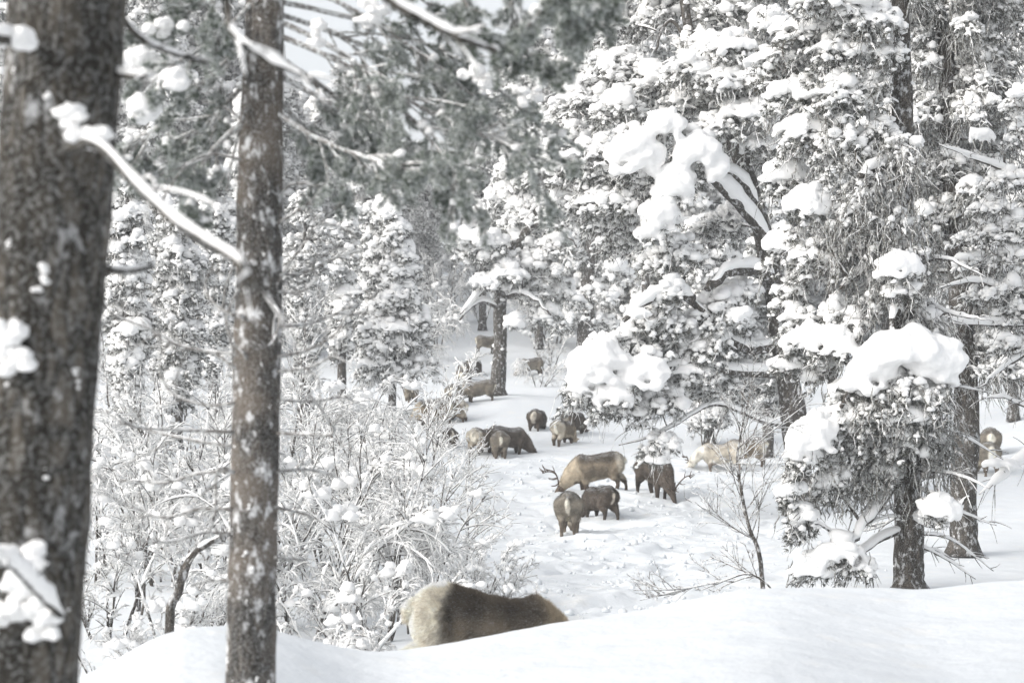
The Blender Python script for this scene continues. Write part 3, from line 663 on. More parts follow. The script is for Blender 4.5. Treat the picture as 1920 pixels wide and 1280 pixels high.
def thin_spruce(name, label, px, d, ytop, ybot, w0, seed, size=.12, dens=1.0, pil=.5, lean=0, trunk_r=.14, cat='pine', needle=None, full=False):
    """cone-shaped young tree: sprays in tiers"""
    t = Tree(seed, size=size * .72, needle=size * 1.25, frac=.6)
    b = on_ground(px, d); top = P(px + lean, ytop, d)
    t.trunk([b, b * .55 + top * .45 + np.array([.02, 0, 0]), top], [trunk_r, trunk_r * .75, .03])
    H = ybot - ytop; n = int(H / 26 * dens) + 3
    for i in range(n):
        f = (i + .5) / n; y = ytop + H * f; w = w0 * (.22 + .78 * f ** .8) if not full else w0 * (.45 + .55 * math.sin(math.pi * min(f + .12, 1)))
        k = 3 + int(3 * f)
        for j in range(k):
            a = t.g.uniform(0, 6.28); rr = w * t.g.uniform(.35, .62)
            cx = px + lean * (1 - f) + math.cos(a) * rr; dd = d + math.sin(a) * rr / F * d
            t.pad(P(cx, y + t.g.uniform(-10, 10) + rr * .22, dd), w * .45 / F * d, 17 / F * d * (1 + f * .3), n=34, pillow=(pil * t.g.uniform(.6, 1.2) if t.g.random() < .22 * pil else 0), top=.85, low=.3)
    return t.build(name, label, cat, pill_vox=max(.05, size * .6), K=7, needle=needle)
thin_spruce('young_pine', 'cone-shaped snowy pine left of centre with a slim bare trunk below its crown', 735, 60, 335, 690, 98, 601, .115, 1.5, .8)
# remaining cone-shaped and round trees of the middle distance (each shaped for its place)
MID = [  # name, label, px, d, ytop, ybot, width, seed, size, dens, pillow, lean, full, needle
    ('pine', 'dark pine with little snow behind the cone-shaped pine, drooping to the right', 800, 120, 285, 480, 80, 602, .10, 1.2, .15, 0, True),
    ('pine', 'round pine crown directly behind the left shoulder of the cone-shaped pine', 690, 88, 290, 560, 70, 603, .13, 1., .6, 0, True),
    ('pine', 'snowy pine seen between the near trunks, above two round snow humps', 330, 46, 380, 760, 92, 604, .085, 1.2, .6, 0, True),
    ('pine', 'narrow snowy pine hugging the right edge of the big near trunk', 238, 40, 340, 780, 60, 605, .08, 1.2, .6, 0, True),
    ('pine', 'dark green pine just right of the second trunk', 572, 58, 365, 700, 62, 606, .07, 1.2, .2, 0, True),
    ('pine', 'small snowy pine between the second trunk and the cone-shaped pine', 640, 66, 400, 660, 55, 607, .10, 1.1, .7, 0, True),
    ('pine', 'snowy pine whose crown touches the back of the second trunk from the left', 400, 54, 330, 700, 62, 608, .09, 1.2, .5, 0, True),
    ('pine', 'tall pine behind the umbrella pine with dense small snow clumps', 1010, 100, 120, 560, 110, 609, .15, 1.1, .5, 0, True),
    ('pine', 'tall pine left of the umbrella pine with sky above its top', 905, 112, 170, 470, 80, 610, .16, 1.1, .5, 0, True),
    ('pine', 'snowy pine filling the gap behind the arched snow limb', 1330, 62, 420, 800, 90, 611, .11, 1., .4, 0, True),
    ('pine', 'slim snowy pine between the pillow pine and the cushion tree', 1440, 58, 380, 760, 55, 612, .10, 1., .4, 0, True),
    ('pine', 'tall snowy pine behind the pillow pine crown at the top', 1210, 70, -40, 330, 120, 613, .12, 1., .5, 0, True),
    ('pine', 'tall snowy pine showing between pillow pine and lichen spruce near the top', 1560, 60, -80, 420, 130, 614, .11, 1., .4, 0, True),
    ('pine', 'snowy pine behind the frosted pine at the right edge', 1900, 60, 60, 640, 110, 615, .10, 1., .3, 0, True),
    ('pine', 'dark pine close behind the lichen spruce', 1740, 48, -80, 600, 90, 616, .07, .9, .1, 0, True),
]
for m in MID:
    thin_spruce(m[0], m[1], m[2], m[3], m[4], m[5], m[6], m[7], m[8], m[9], m[10], m[11], trunk_r=.16 if m[3] < 90 else .22, full=m[12])

# the forest behind: six grown trees, then copies
def far_tree(seed, H, W, pil, round_):
    t = Tree(seed, size=.125, needle=.24, frac=.4)
    t.trunk([(0, 0, -.4), (.1, 0, H * .5), (.0, .1, H * .97)], [.24, .17, .04], 24)
    n = int(H * 3.4)
    for i in range(n):
        f = (i + .5) / n; z = H * (1.0 - f * .92)
        w = W * ((.25 + .75 * f ** .7) if not round_ else (.35 + .65 * math.sin(math.pi * min(.12 + f * .8, 1))))
        a = t.g.uniform(0, 6.28); rr = w * t.g.uniform(.2, .7)
        for q in range(2):
            a += 2.2; t.pad((math.cos(a) * rr, math.sin(a) * rr, z - rr * .25), w * .52, .50, n=34, pillow=(pil * t.g.uniform(.5, 1.) if t.g.random() < .13 else 0), top=.85, low=.3)
    return t.build('forest_pine', 'snow-covered pine in the far forest', 'pine', 'snow-covered pines of the far forest', pill_vox=.12, K=6, base=np.zeros(3))
protos = [far_tree(701, 13, 2.6, .8, True), far_tree(702, 11, 2.0, .7, False), far_tree(703, 15, 2.8, .7, True), far_tree(704, 9, 1.9, .9, False), far_tree(705, 16, 2.3, .5, True), far_tree(706, 12, 3.0, .8, True)]
def copy_tree(o, loc, rz, sc, label, group=None, used={}):
    if o.name not in used:
        used[o.name] = 1; r = o
    else:
        r = o.copy(); COL.objects.link(r)
        for ch in list(o.children):
            c = ch.copy(); COL.objects.link(c); c.parent = r
    r.location = [float(v) for v in loc]; r.rotation_euler = (0, 0, rz); r.scale = (sc, sc, sc)
    r['label'] = label
    if group: r['group'] = group
    elif 'group' in r.keys(): del r['group']
    return r
_g = np.random.default_rng(77); k = 0; seen_lab = set()
LAND = [(-60, 'the left picture edge'), (60, 'the thick near trunk'), (170, 'the right flank of the thick trunk'), (260, 'the blurred snowballs'), (350, 'the two round snow humps'), (440, 'the second trunk'), (540, 'the dark green pine'),
        (640, 'the small pine by the cone-shaped one'), (735, 'the cone-shaped pine'), (820, 'the dark drooping pine'), (900, 'the dark reindeer pair'), (980, 'the umbrella pine'), (1080, 'the dark slope pine'), (1180, 'the left snow pillows'),
        (1300, 'the big snow pillows'), (1400, 'the arched snow limb'), (1500, 'the pillow pine foot'), (1610, 'the cushion tree left side'), (1710, 'the cushion tree'), (1820, 'the lichen spruce'), (1930, 'the right picture edge'), (2060, 'the bank right of the picture')]
FORM = ['round-topped', 'cone-shaped', 'broad tall', 'squat pointed', 'slim column-like', 'wide spreading']
RANK = ['the front rank', 'the second rank', 'the third rank', 'the fourth rank', 'the fifth rank', 'the skyline rank']
FAR_LAB = 'snow-covered pine in the dense forest on the far slope'
for row, (d, step) in enumerate(((104, 58), (122, 62), (140, 58), (165, 62), (200, 66), (250, 70))):
    px = -140 + _g.uniform(0, 40)
    while px < 2080:
        dd = d + _g.uniform(-7, 7); u = px + _g.uniform(-18, 18)
        skip = (d < 130 and (760 < u < 1120 or 520 < u < 700)) or (d < 150 and 700 < u < 935) or (d < 240 and 815 < u < 905)
        if not skip:
            tall = 1.30 if u < 640 or u > 1000 else 1.0
            if d > 190 and 700 < u < 900: tall = .55
            o = protos[_g.integers(0, 6)]
            sc_ = tall * _g.uniform(.82, 1.2); lm_ = LAND[int(np.argmin([abs(u - q[0]) for q in LAND]))][1]
            lab = ('big' if sc_ > 1.12 else 'small' if sc_ < .92 else 'middling') + ' ' + FORM[protos.index(o)] + ' pine in ' + RANK[row] + ', above ' + lm_
            if lab in seen_lab: px += step * .5; continue
            seen_lab.add(lab); copy_tree(o, on_ground(u, dd), _g.uniform(0, 6.28), sc_, lab, 'pines of the dense forest on the far slope'); k += 1
        px += step * _g.uniform(.7, 1.3)
print('far trees', k)

# ------------------------------------------------------------------ frosted birch scrub
def birch(seed, H, nst, lean, weep, spread=.5, name='frosted_birch', dens=1.0, snowk=1.0, curl=.12, dark=False):
    g = np.random.default_rng(seed); N = 12; t = np.linspace(0, 1, N)[:, None]
    st = []
    for i in range(nst):
        a = g.uniform(0, 6.28); o = np.array([math.cos(a), math.sin(a), 0]) * g.uniform(0, .18)
        d = np.array([math.cos(a) * spread * g.uniform(.2, 1) + lean, math.sin(a) * spread * g.uniform(.2, 1), 1]); h = H * g.uniform(.65, 1.05)
        q = o + d * h * t + np.array([math.cos(a), math.sin(a), 0]) * weep * h * .35 * t ** 2 + np.array([0, 0, -1]) * weep * h * .42 * t ** 3
        q = q + .03 * H * np.cumsum(g.normal(size=(N, 3)) * np.array([1, 1, .2]), 0) / 3 * t ** .5
        st.append(q - np.array([0, 0, .25]) * (1 - t))
    st = np.array(st); up = .35 * (1 - weep)
    L1, l1, _ = spawn(st, int(13 * dens), (.18, 1), (.22, .46), (.35, .95), .10 + .5 * weep, 8, g, up, curl)
    L2, l2, _ = spawn(L1, int(6.2 * dens), (.12, 1), (.28, .55), (.35, 1.0), .12 + .6 * weep, 6, g, up * .6, curl * 1.4)
    L3, l3, _ = spawn(L2, 4, (.2, 1), (.3, .6), (.4, 1.0), .15 + .6 * weep, 4, g, up * .3, curl * 1.5)
    rad = [(st, np.linspace(.022, .006, N)[None] * g.uniform(.7, 1.2, (len(st), 1))), (L1, np.linspace(.010, .0045, 8)[None] * np.ones((len(L1), 1))),
           (L2, np.linspace(.0055, .003, 6)[None] * np.ones((len(L2), 1))), (L3, np.linspace(.004, .002, 4)[None] * np.ones((len(L3), 1)))]
    root = empty(name, (0, 0, 0), 'x', 'birch')
    mesh_from('stems', *tubes(*rad[0], 7, .05), M_BARK, root)
    mesh_from('branches', *tubes(rad[1][0], rad[1][1], 4), M_TWIG, root)
    mesh_from('twigs', *merge([tubes(a, b, 3) for a, b in rad[2:]]), M_BIRCH_TWIG, root)
    sn = [snow_on(rad[0][0], rad[0][1], .020 * snowk, g, 5, .5, .4)]
    for (a, b), th in zip(rad[1:], (.0125, .0078, .0055)): sn.append(snow_on(a, b, th * snowk, g, 4 if th > .01 else 3, .7, .4))
    # knobs of snow caught in the forks
    m = int(40 * snowk * nst / 4); i = g.integers(0, len(L1), m); j = g.integers(0, 6, m); q = L1[i, j]
    sn.append(blobs(q + np.array([0, 0, .02]), .018 + .05 * g.random(m) ** 2.2 * snowk, 1, seed))
    m = int(3 * snowk); i = g.integers(0, len(L1), m); q = L1[i, 4]; q = np.repeat(q, 5, 0) + g.normal(size=(5 * m, 3)) * np.array([.09, .09, .035])
    sn.append(blobs(q, g.uniform(.05, .10, 5 * m), 2, seed + 5))
    mesh_from('snow_load', *merge(sn), M_SNOW, root)
    return root
BP = [birch(801, 2.6, 5, .0, .15), birch(802, 2.2, 4, .15, .55, snowk=1.25), birch(803, 3.0, 4, -.1, .1, dens=.8), birch(804, 2.3, 6, .1, .75, .7, snowk=1.25),
      birch(805, 1.6, 5, .0, .3, .8), birch(806, 2.8, 3, .25, .25, dens=1.1), birch(807, 2.0, 5, -.2, .9, .7, snowk=1.2)]
BW = ['upright', 'arching', 'tall thin', 'weeping', 'low bushy', 'leaning', 'drooping']
BIR = [  # px of foot, distance, variant, scale, place words
    (205, 22, 4, 1.0, 'close beside the foot of the big near trunk'), (262, 24, 0, 1.0, 'between the near trunks, left of the broken snag'), (300, 27, 3, 1.1, 'behind the broken snag'),
    (345, 30, 2, 1.0, 'rising behind the broken snag tip'), (395, 25, 1, 1.0, 'just left of the second trunk'), (240, 31, 6, 1.2, 'far back beside the big near trunk'),
    (420, 33, 0, 1.1, 'behind the second trunk, left side'), (290, 37, 1, 1.2, 'below the two round snow humps'), (370, 40, 3, 1.2, 'under the snowy pine between the trunks'),
    (215, 42, 2, 1.2, 'highest beside the big near trunk'), (450, 42, 5, 1.2, 'directly behind the second trunk'), (560, 22, 3, 1.0, 'hanging over the hollow right of the second trunk'),
    (600, 24, 1, 1.05, 'left of the rump of the nearest reindeer, second clump'), (655, 23, 6, .9, 'with a pendulous snow-weighted head in the hollow'), (715, 21.5, 0, .9, 'immediately left of the nearest reindeer'),
    (765, 22, 5, .7, 'whose stems pass behind the nearest reindeer rump'), (680, 27, 2, .85, 'in the middle of the scrub, with dark stems'), (620, 30, 0, 1.15, 'with two dark leaning stems right of the second trunk'),
    (560, 34, 5, 1.25, 'with a long dark stem right of the second trunk'), (730, 32, 1, .75, 'holding a flat snow pillow above the nearest reindeer'), (735, 29, 2, .8, 'with a fine vertical stem above the nearest reindeer'),
    (675, 37, 4, 1.3, 'in mid scrub, behind the dark stems'), (600, 42, 3, 1.3, 'beneath the small snowy pine'), (700, 43, 0, .9, 'under the cone-shaped pine trunk'),
    (655, 50, 1, 1.4, 'at the foot of the cone-shaped pine, left'), (560, 52, 6, 1.5, 'far back, right of the second trunk'),
    (835, 25, 4, .55, 'thin and low on the open snow'), (890, 24, 4, .6, 'growing behind the back of the nearest reindeer'), (872, 27, 4, .5, 'alone on the open snow left of the herd'),
    (500, 28, 4, 1.2, 'peeping out behind the second trunk, low'),
    (330, 21, 4, .8, 'at the edge of the near snow mound, by the snag foot'), (385, 22, 4, .75, 'on the near snow mound, left of the second trunk'), (180, 27, 1, 1.2, 'tucked behind the big near trunk'),
    (640, 62, 3, 1.5, 'below the dark green pine'), (340, 55, 0, 1.5, 'at the foot of the snowy pine between the trunks'), (250, 60, 4, 1.8, 'far up the slope beside the big near trunk'), (430, 62, 1, 1.5, 'far up the slope at the second trunk'),
    (300, 18.5, 4, .6, 'sprouting just behind the left snow mound'), (230, 18, 4, .7, 'in the hollow beside the big near trunk'), (560, 18.5, 6, .6, 'in the hollow at the second trunk foot'), (620, 19, 3, .7, 'hanging low over the hollow'),
    (680, 19, 4, .8, 'low, left of the nearest reindeer tail'), (935, 25, 4, .55, 'above the shoulder of the nearest reindeer'), (960, 21, 4, .45, 'right behind the neck of the nearest reindeer'), (1080, 19, 4, .25, 'tiny, poking out by the nose of the nearest reindeer'),
    (700, 112, 4, 2.6, 'on the pale slope above the cone-shaped pine'), (790, 118, 0, 2.4, 'on the pale slope in the gap, lower'), (850, 128, 5, 2.6, 'on the pale slope in the gap, upper'), (905, 120, 1, 2.2, 'on the pale slope close to the umbrella pine'),
    (760, 135, 3, 3., 'high on the pale slope'), (820, 100, 2, 1.8, 'at the foot of the pale slope'), (700, 92, 3, 2., 'behind the bare trunk of the cone-shaped pine'), (780, 96, 6, 2., 'behind the scrub edge, right of the cone-shaped pine'), (740, 104, 1, 2.2, 'peeping above the two half-hidden reindeer'), (845, 112, 4, 2., 'on the pale slope over the dark pair'), (660, 96, 0, 2., 'behind the small pine by the cone-shaped one'), (1040, 104, 3, 2.2, 'on the slope right of the umbrella pine'), (880, 140, 0, 3., 'highest on the pale slope'), (630, 105, 1, 2.4, 'far back between second trunk and cone-shaped pine'), (560, 98, 0, 2.2, 'far back right of the second trunk'),
    (340, 75, 5, 2., 'far back between the near trunks'), (280, 85, 4, 2.2, 'far back under the snowy pines at left'), (390, 90, 1, 2.4, 'far back touching the second trunk'), (1000, 110, 0, 2., 'far back behind the umbrella pine'), (1180, 95, 4, 2., 'far back behind the snow pillows'),
    (1030, 92, 4, 1.3, 'on the far slope, beside the dark-trunked pine'), (1010, 84, 6, 1.0, 'crouching snow-bent behind the herd'), (1150, 70, 0, 1.1, 'behind the snow pillows, low'),
    (1320, 60, 5, 1.2, 'standing behind the pale reindeer'), (1440, 66, 1, 1.3, 'behind the brown reindeer with a white rump'), (1600, 45, 4, 1.3, 'behind the cushion tree'), (1900, 70, 3, 1.3, 'on the right-hand bank'),
]
for (px, d, v, sc, w) in BIR:
    copy_tree(BP[v], on_ground(px, d), (px * 1.37) % 6.28, sc, BW[v] + ' frosted birch ' + w)

# the bare sapling on the right and the arching snow-bent one before the left herd
def sapling(name, label, pts, r, seed, kids, k2=5, snowk=.8, leaf=.35, d=25, L1r=(.25, .5), up=.2, cat='sapling', cw=.2, r2=.0075):
    g = np.random.default_rng(seed); c = resample(np.array(pts), 22); rr = np.linspace(r, r * .22, 22)
    root = empty(name, [float(v) for v in c[0]], label, cat)
    L1, _, _ = spawn(c[None], kids, (.15, 1), L1r, (.5, 1.1), .02, 9, g, up, cw)
    L2, _, _ = spawn(L1, k2, (.2, 1), (.3, .6), (.4, .9), .02, 6, g, up * .5, cw)
    L3, _, _ = spawn(L2, 2, (.2, 1), (.3, .6), (.4, .9), .02, 4, g, 0, cw)
    R1 = np.linspace(r2, .0035, 9)[None] * np.ones((len(L1), 1)); R2 = np.linspace(.0042, .0025, 6)[None] * np.ones((len(L2), 1)); R3 = np.linspace(.003, .002, 4)[None] * np.ones((len(L3), 1))
    mesh_from('stem', *tubes(c[None], rr[None], 8, .05), M_BARK, root)
    mesh_from('twigs', *merge([tubes(L1, R1, 4), tubes(L2, R2, 3), tubes(L3, R3, 3)]), M_TWIG, root)
    mesh_from('snow_load', *merge([snow_on(c[None], rr[None], .014 * snowk, g, 5, .5), snow_on(L1, R1, .0085 * snowk, g, 4, .7), snow_on(L2, R2, .006 * snowk, g, 3, .7), snow_on(L3, R3, .005 * snowk, g, 3, .7)]), M_SNOW, root)
    return root
b = on_ground(1434, 24)
sapling('sapling', 'bare dark sapling with a crooked stem and fine twigs left of the cushion tree', [b, P(1424, 1040, 24), P(1405, 990, 24), P(1390, 920, 24), P(1382, 860, 24), P(1392, 800, 24), P(1402, 755, 24)], .030, 901, 26, 7, .8)
b = on_ground(1500, 23)
sapling('sapling', 'low bare twiggy branch reaching left over the near snow ridge', [b, P(1420, 1080, 23), P(1350, 1090, 23), P(1260, 1110, 23), P(1200, 1125, 23)], .012, 902, 16, 5, .7, L1r=(.15, .3), up=.4)
b = on_ground(800, 33)
sapling('bent_birch', 'snow-bent birch arching right in front of the brown reindeer', [b, P(808, 900, 33), P(818, 840, 33), P(835, 780, 33), P(860, 720, 33), P(893, 690, 33)], .022, 903, 44, 5, 1.9, L1r=(.12, .28), up=.35, cat='birch')
b = on_ground(800, 28)
sapling('sapling', 'slender bare birch stem standing in the middle of the white scrub', [b, P(806, 960, 28), P(800, 860, 28), P(805, 760, 28)], .016, 904, 26, 6, 1.2)
b = on_ground(870, 26)
sapling('sapling', 'thin pale sapling on the open snow above the nearest reindeer', [b, P(878, 1010, 26), P(876, 930, 26), P(880, 850, 26)], .011, 905, 20, 5, 1.1)
b = on_ground(565, 34)
sapling('sapling', 'tall dark thin stem immediately right of the second trunk', [b, P(545, 900, 34), P(556, 800, 34), P(570, 700, 34), P(572, 600, 34)], .03, 906, 22, 6, 1.3)

# broken snag on the left mound
def snag():
    d = 15.5; g = np.random.default_rng(31)
    b = on_ground(312, d); c = resample([b - np.array([0, 0, .1]), P(318, 1160, d), P(334, 1110, d), P(345, 1070, d), P(362, 1040, d), P(385, 1022, d), P(415, 1006, d), P(425, 998, d)], 30)
    r = np.linspace(.038, .016, 30) * (1 + .25 * noise3(c * 9))
    root = empty('broken_snag', [float(v) for v in c[0]], 'leaning broken dead birch stem with peeling bark on the left snow mound', 'dead tree')
    mesh_from('stem', *tubes(c[None], r[None], 14, .12, seed=3), M_BARK, root)
    k = resample([P(372, 1034, d), P(380, 1040, d - .05), P(386, 1052, d - .1), P(392, 1040, d - .1)], 8)
    S, _, _ = spawn(c[None, 4:], 12, (.1, 1.), (.10, .25), (.5, 1.), .05, 7, g, .2, .2)
    mesh_from('twigs', *merge([tubes(k[None], np.full((1, 8), .008), 5), tubes(S, np.linspace(.006, .002, 7)[None] * np.ones((len(S), 1)), 4)]), M_TWIG, root)
    mesh_from('snow_load', *merge([snow_on(c[None], r[None], .016, g, 6, .55, .6), snow_on(S, np.full((len(S), 7), .004), .005, g, 3)]), M_SNOW, root)
snag()

# ------------------------------------------------------------------ the two near trunks (out of focus) and their branches
def px_pts(*pp): return np.array([P(x, y, d) for x, y, d in pp])
def bark_trunk(pts, rad, sides=56, n=150, seed=1, lobes=.06):
    c = resample(np.hstack([np.array(pts), np.array(rad)[:, None]]), n)
    V, T = tubes(c[None, :, :3], c[None, :, 3], sides)
    ax = np.repeat(c[:, :3], sides, 0); d = V - ax
    s = fbm(V * np.array([9, 9, 3.2]) + seed, 4, .6); s2 = noise3(V * np.array([26, 26, 8]) + seed)
    V = ax + d * (1 + lobes * .55 * s + lobes * .3 * s2)[:, None]
    return V, T
def crust(c, r, n, size, g, az=(0, 6.28), sub=2):
    """scraps of snow stuck on the bark: c (k,3) axis, r (k,) radius"""
    k = g.integers(0, len(c), n); a = g.uniform(az[0], az[1], n)
    q = c[k] + np.stack([np.cos(a), np.sin(a), 0 * a], 1) * (r[k] * .99)[:, None]
    q = np.repeat(q, 5, 0) + g.normal(size=(n * 5, 3)) * size * np.array([.5, .5, 1.1]); s_ = size * g.uniform(.25, 1., n * 5)
    i = np.repeat(k, 5); d = q - c[i]; d[:, 2] = 0; dn = np.linalg.norm(d, axis=1)[:, None]
    q = q + d / dn * (r[i][:, None] * .985 - dn)
    V, T = blobs(q, s_, sub, 3)
    return V, T

def near_pine():
    g = np.random.default_rng(41)
    D = 6.5; pts = px_pts((130, -260, D), (127, 0, D), (107, 300, D), (80, 600, D), (56, 950, D), (32, 1280, D), (22, 1560, D), (16, 1800, D)); gz = float(ground(pts[-1, 0], D)); pts[-1, 2] = gz - .15
    rad = [.186, .188, .186, .186, .190, .192, .20, .26]
    base = np.array([pts[-1, 0], D, gz])
    root = empty('near_pine', [float(v) for v in base], 'thick dark blurred pine trunk with rough bark filling the left edge', 'pine')
    mesh_from('trunk', *bark_trunk(pts, rad, 72, 220, 1, .075), M_BARK_NEAR, root)
    br = [(px_pts((120, 285, 6.32), (160, 268, 6.2), (200, 285, 6.0), (250, 340, 5.7), (320, 408, 5.4), (390, 455, 5.2), (450, 492, 5.0), (480, 540, 4.9)), .018, .010, .013),
          (px_pts((225, 25, 6.5), (250, 60, 6.6), (290, 88, 6.7), (335, 104, 6.8), (390, 120, 6.9)), .011, .006, .010),
          (px_pts((215, 140, 6.5), (245, 143, 6.4), (275, 146, 6.3)), .013, .008, .016),
          (px_pts((200, 506, 6.5), (240, 508, 6.6), (285, 498, 6.7)), .012, .007, .008),
          (px_pts((120, 1160, 6.3), (60, 1100, 6.0), (20, 1060, 5.8), (-40, 1040, 5.7)), .012, .009, .035),
          (px_pts((60, 90, 6.3), (20, 75, 6.1), (-30, 70, 6.0)), .02, .015, .022)]
    lm, sn = [], []
    for p, r0, r1, th in br:
        c = resample(p, 26)[None]; r = np.linspace(r0, r1, 26)[None]
        lm.append(tubes(c, r, 10, .08)); sn.append(snow_on(c, r, th, g, 10, .7, .12))
        S, _, _ = spawn(c, 7, (.35, 1.), (.10, .28), (.4, 1.), .1, 8, g, .1, .3); RS = np.linspace(.005, .002, 8)[None] * np.ones((len(S), 1))
        lm.append(tubes(S, RS, 5)); sn.append(snow_on(S, RS, .006, g, 5, .4))
    mesh_from('limbs', *merge(lm), M_BARK_NEAR, root)
    c = resample(pts, 200); r = np.full(200, .188)
    sn.append(crust(c, r, 12, .009, g, (-2.6, -.4)))
    def lump(x, y, d, w, h, n, s_):
        q = P(x, y, d) + g.uniform(-1, 1, (n, 3)) * np.array([w, .02, h]); sn.append(blobs(q, s_ * g.uniform(.6, 1.2, n), 3, int(x + y)))
    lump(25, 655, 6.28, .045, .07, 16, .030); lump(48, 1090, 6.27, .05, .10, 22, .032); lump(80, 1160, 6.27, .03, .06, 12, .026); lump(84, 515, 6.29, .006, .03, 6, .012)
    lump(135, 225, 6.30, .03, .035, 12, .024); lump(165, 262, 6.24, .05, .02, 12, .028); lump(20, 75, 6.1, .05, .02, 10, .03); lump(70, 545, 6.3, .008, .006, 3, .010); lump(10, 1170, 6.25, .05, .06, 10, .03)
    mesh_from('snow_load', *merge(sn), M_SNOW, root)
near_pine()

def second_pine():
    g = np.random.default_rng(42); D = 9.8
    pts = px_pts((500, -240, D), (497, 0, D), (488, 300, D), (484, 600, D), (477, 900, D), (470, 1280, D), (466, 1420, D)); gz = float(ground(pts[-1, 0], D)); pts[-1, 2] = gz - .15
    rad = [.088, .090, .110, .114, .118, .124, .17]
    root = empty('second_pine', [float(pts[-1, 0]), D, gz], 'slimmer pine trunk with frost-crusted bark and thin curled dead twigs', 'pine')
    mesh_from('trunk', *bark_trunk(pts, rad, 56, 240, 5, .07), M_BARK_MID, root)
    dead = [[(445, 665), (370, 655), (310, 640), (262, 598)], [(442, 690), (400, 662), (340, 650), (285, 618), (205, 585), (190, 540)], [(440, 592), (405, 572), (385, 540), (398, 497)],
            [(442, 755), (390, 760), (330, 742), (300, 700), (306, 660), (330, 640)], [(442, 810), (340, 806), (255, 800), (216, 775)], [(440, 838), (360, 825), (300, 812), (235, 795), (200, 770)],
            [(440, 882), (370, 888), (310, 905), (225, 900)], [(436, 955), (370, 955), (310, 970), (268, 955), (262, 920)], [(436, 1003), (385, 998), (322, 1015), (256, 1015)],
            [(434, 1088), (395, 1088), (352, 1098)], [(440, 885), (408, 882), (404, 960), (388, 1010)], [(445, 480), (420, 560), (432, 640), (450, 690)],
            [(525, 515), (570, 512), (640, 480), (690, 468)], [(520, 612), (575, 608), (640, 588), (690, 600)], [(520, 668), (575, 657), (630, 625), (650, 590)], [(520, 696), (575, 690), (635, 662)],
            [(520, 750), (585, 752), (655, 742)], [(520, 812), (570, 814), (625, 812), (604, 770), (580, 740)], [(520, 884), (575, 880), (625, 890)], [(515, 950), (565, 962), (600, 975)],
            [(515, 1045), (552, 1047), (575, 1050)], [(515, 540), (560, 470), (600, 420), (640, 380)], [(512, 500), (520, 530), (560, 512), (620, 470)],
            [(505, 250), (560, 245), (620, 215), (650, 200)], [(470, 240), (420, 200), (380, 190)], [(455, 300), (400, 290), (350, 310), (300, 380)], [(460, 205), (440, 280), (425, 360)], [(520, 420), (580, 380), (620, 330)],
            [(500, 560), (524, 590), (512, 640), (480, 655)], [(490, 310), (505, 350), (492, 395), (475, 402)], [(450, 590), (470, 600), (478, 560), (470, 520)], [(455, 655), (470, 700), (450, 720), (440, 700)],
            [(448, 540), (425, 600), (438, 660)], [(515, 380), (548, 345), (600, 350)], [(508, 545), (560, 548), (600, 520)], [(450, 480), (400, 470), (350, 440), (310, 400)]]
    PL, RR = [], []
    for k, q in enumerate(dead):
        o = g.uniform(-.35, .30); m = len(q)
        sg = 1 if abs(q[0][0] - q[-1][0]) > 60 else 0
        dp = [D - (.06 if sg else .135)] + [D + o * (j / (m - 1)) - (0 if sg else .14) for j in range(1, m)]
        c = resample(px_pts(*[(a, b_, dd) for (a, b_), dd in zip(q, dp)]), 16); PL.append(c); RR.append(np.linspace(.0088, .0038, 16))
    PL = np.array(PL); RR = np.array(RR)
    S1, _, _ = spawn(PL, 4, (.25, .95), (.25, .55), (.5, 1.1), .05, 10, g, .05, .35)
    R1 = np.linspace(.0042, .002, 10)[None] * np.ones((len(S1), 1))
    mesh_from('dead_twigs', *merge([tubes(PL, RR, 7, .1), tubes(S1, R1, 5)]), M_DEAD, root)
    mesh_from('frost', *merge([snow_on(PL, RR, .0042, g, 6, .5, .5), snow_on(S1, R1, .0026, g, 5, .3, .35)]), M_FROST, root)
    # living limbs with needle brushes
    LM = [[(500, 60), (580, 90), (700, 150), (850, 235), (960, 272), (1040, 312)], [(500, 130), (640, 205), (760, 275), (850, 335)], [(505, 0), (600, 20), (750, 62), (900, 140), (1010, 235)],
          [(500, 200), (600, 262), (700, 300), (800, 325)], [(495, 40), (430, 110), (350, 190), (270, 262), (225, 290)], [(490, 120), (420, 200), (350, 270), (300, 330)], [(498, -40), (400, 0), (320, 40), (250, 70)],
          [(500, -80), (640, -60), (760, -20), (840, 40)], [(490, 200), (400, 280), (370, 340), (360, 400)], [(505, 30), (640, 100), (740, 190), (830, 290), (860, 330)], [(505, -30), (600, -10), (700, 40), (800, 110), (900, 190)],
          [(495, -20), (420, 60), (330, 120), (260, 170)], [(500, 160), (560, 230), (630, 300), (655, 370)], [(500, 90), (600, 160), (700, 240), (790, 300)], [(503, 20), (620, 60), (780, 130), (920, 215), (990, 275)]]
    M = []
    for q in LM:
        o = g.uniform(-.6, .7); m = len(q)
        M.append(resample(px_pts(*[(a, b_, D + o * j / (m - 1)) for j, (a, b_) in enumerate(q)]), 20))
    # the branch that comes in from above, nearer the lens
    for q, d0 in (([(1010, -160), (980, -60), (960, 20), (985, 90), (1030, 120)], 9.), ([(1100, -150), (1060, -40), (1090, 20), (1130, 20)], 9.), ([(900, -120), (870, -20), (900, 50), (960, 100)], 9.), ([(1160, -160), (1120, -60), (1040, -10), (1000, 40)], 8.6), ([(940, -160), (1000, -60), (1060, 10), (1070, 60)], 8.8)):
        c = px_pts(*[(a, b_, d0) for a, b_ in q]); M.append(resample(c, 20))
    M = np.array(M); RM = np.linspace(.015, .005, 20)[None] * np.ones((len(M), 1))
    A1, _, _ = spawn(M, 18, (.22, 1.), (.14, .34), (.35, .85), .16, 8, g, -.08, .14)
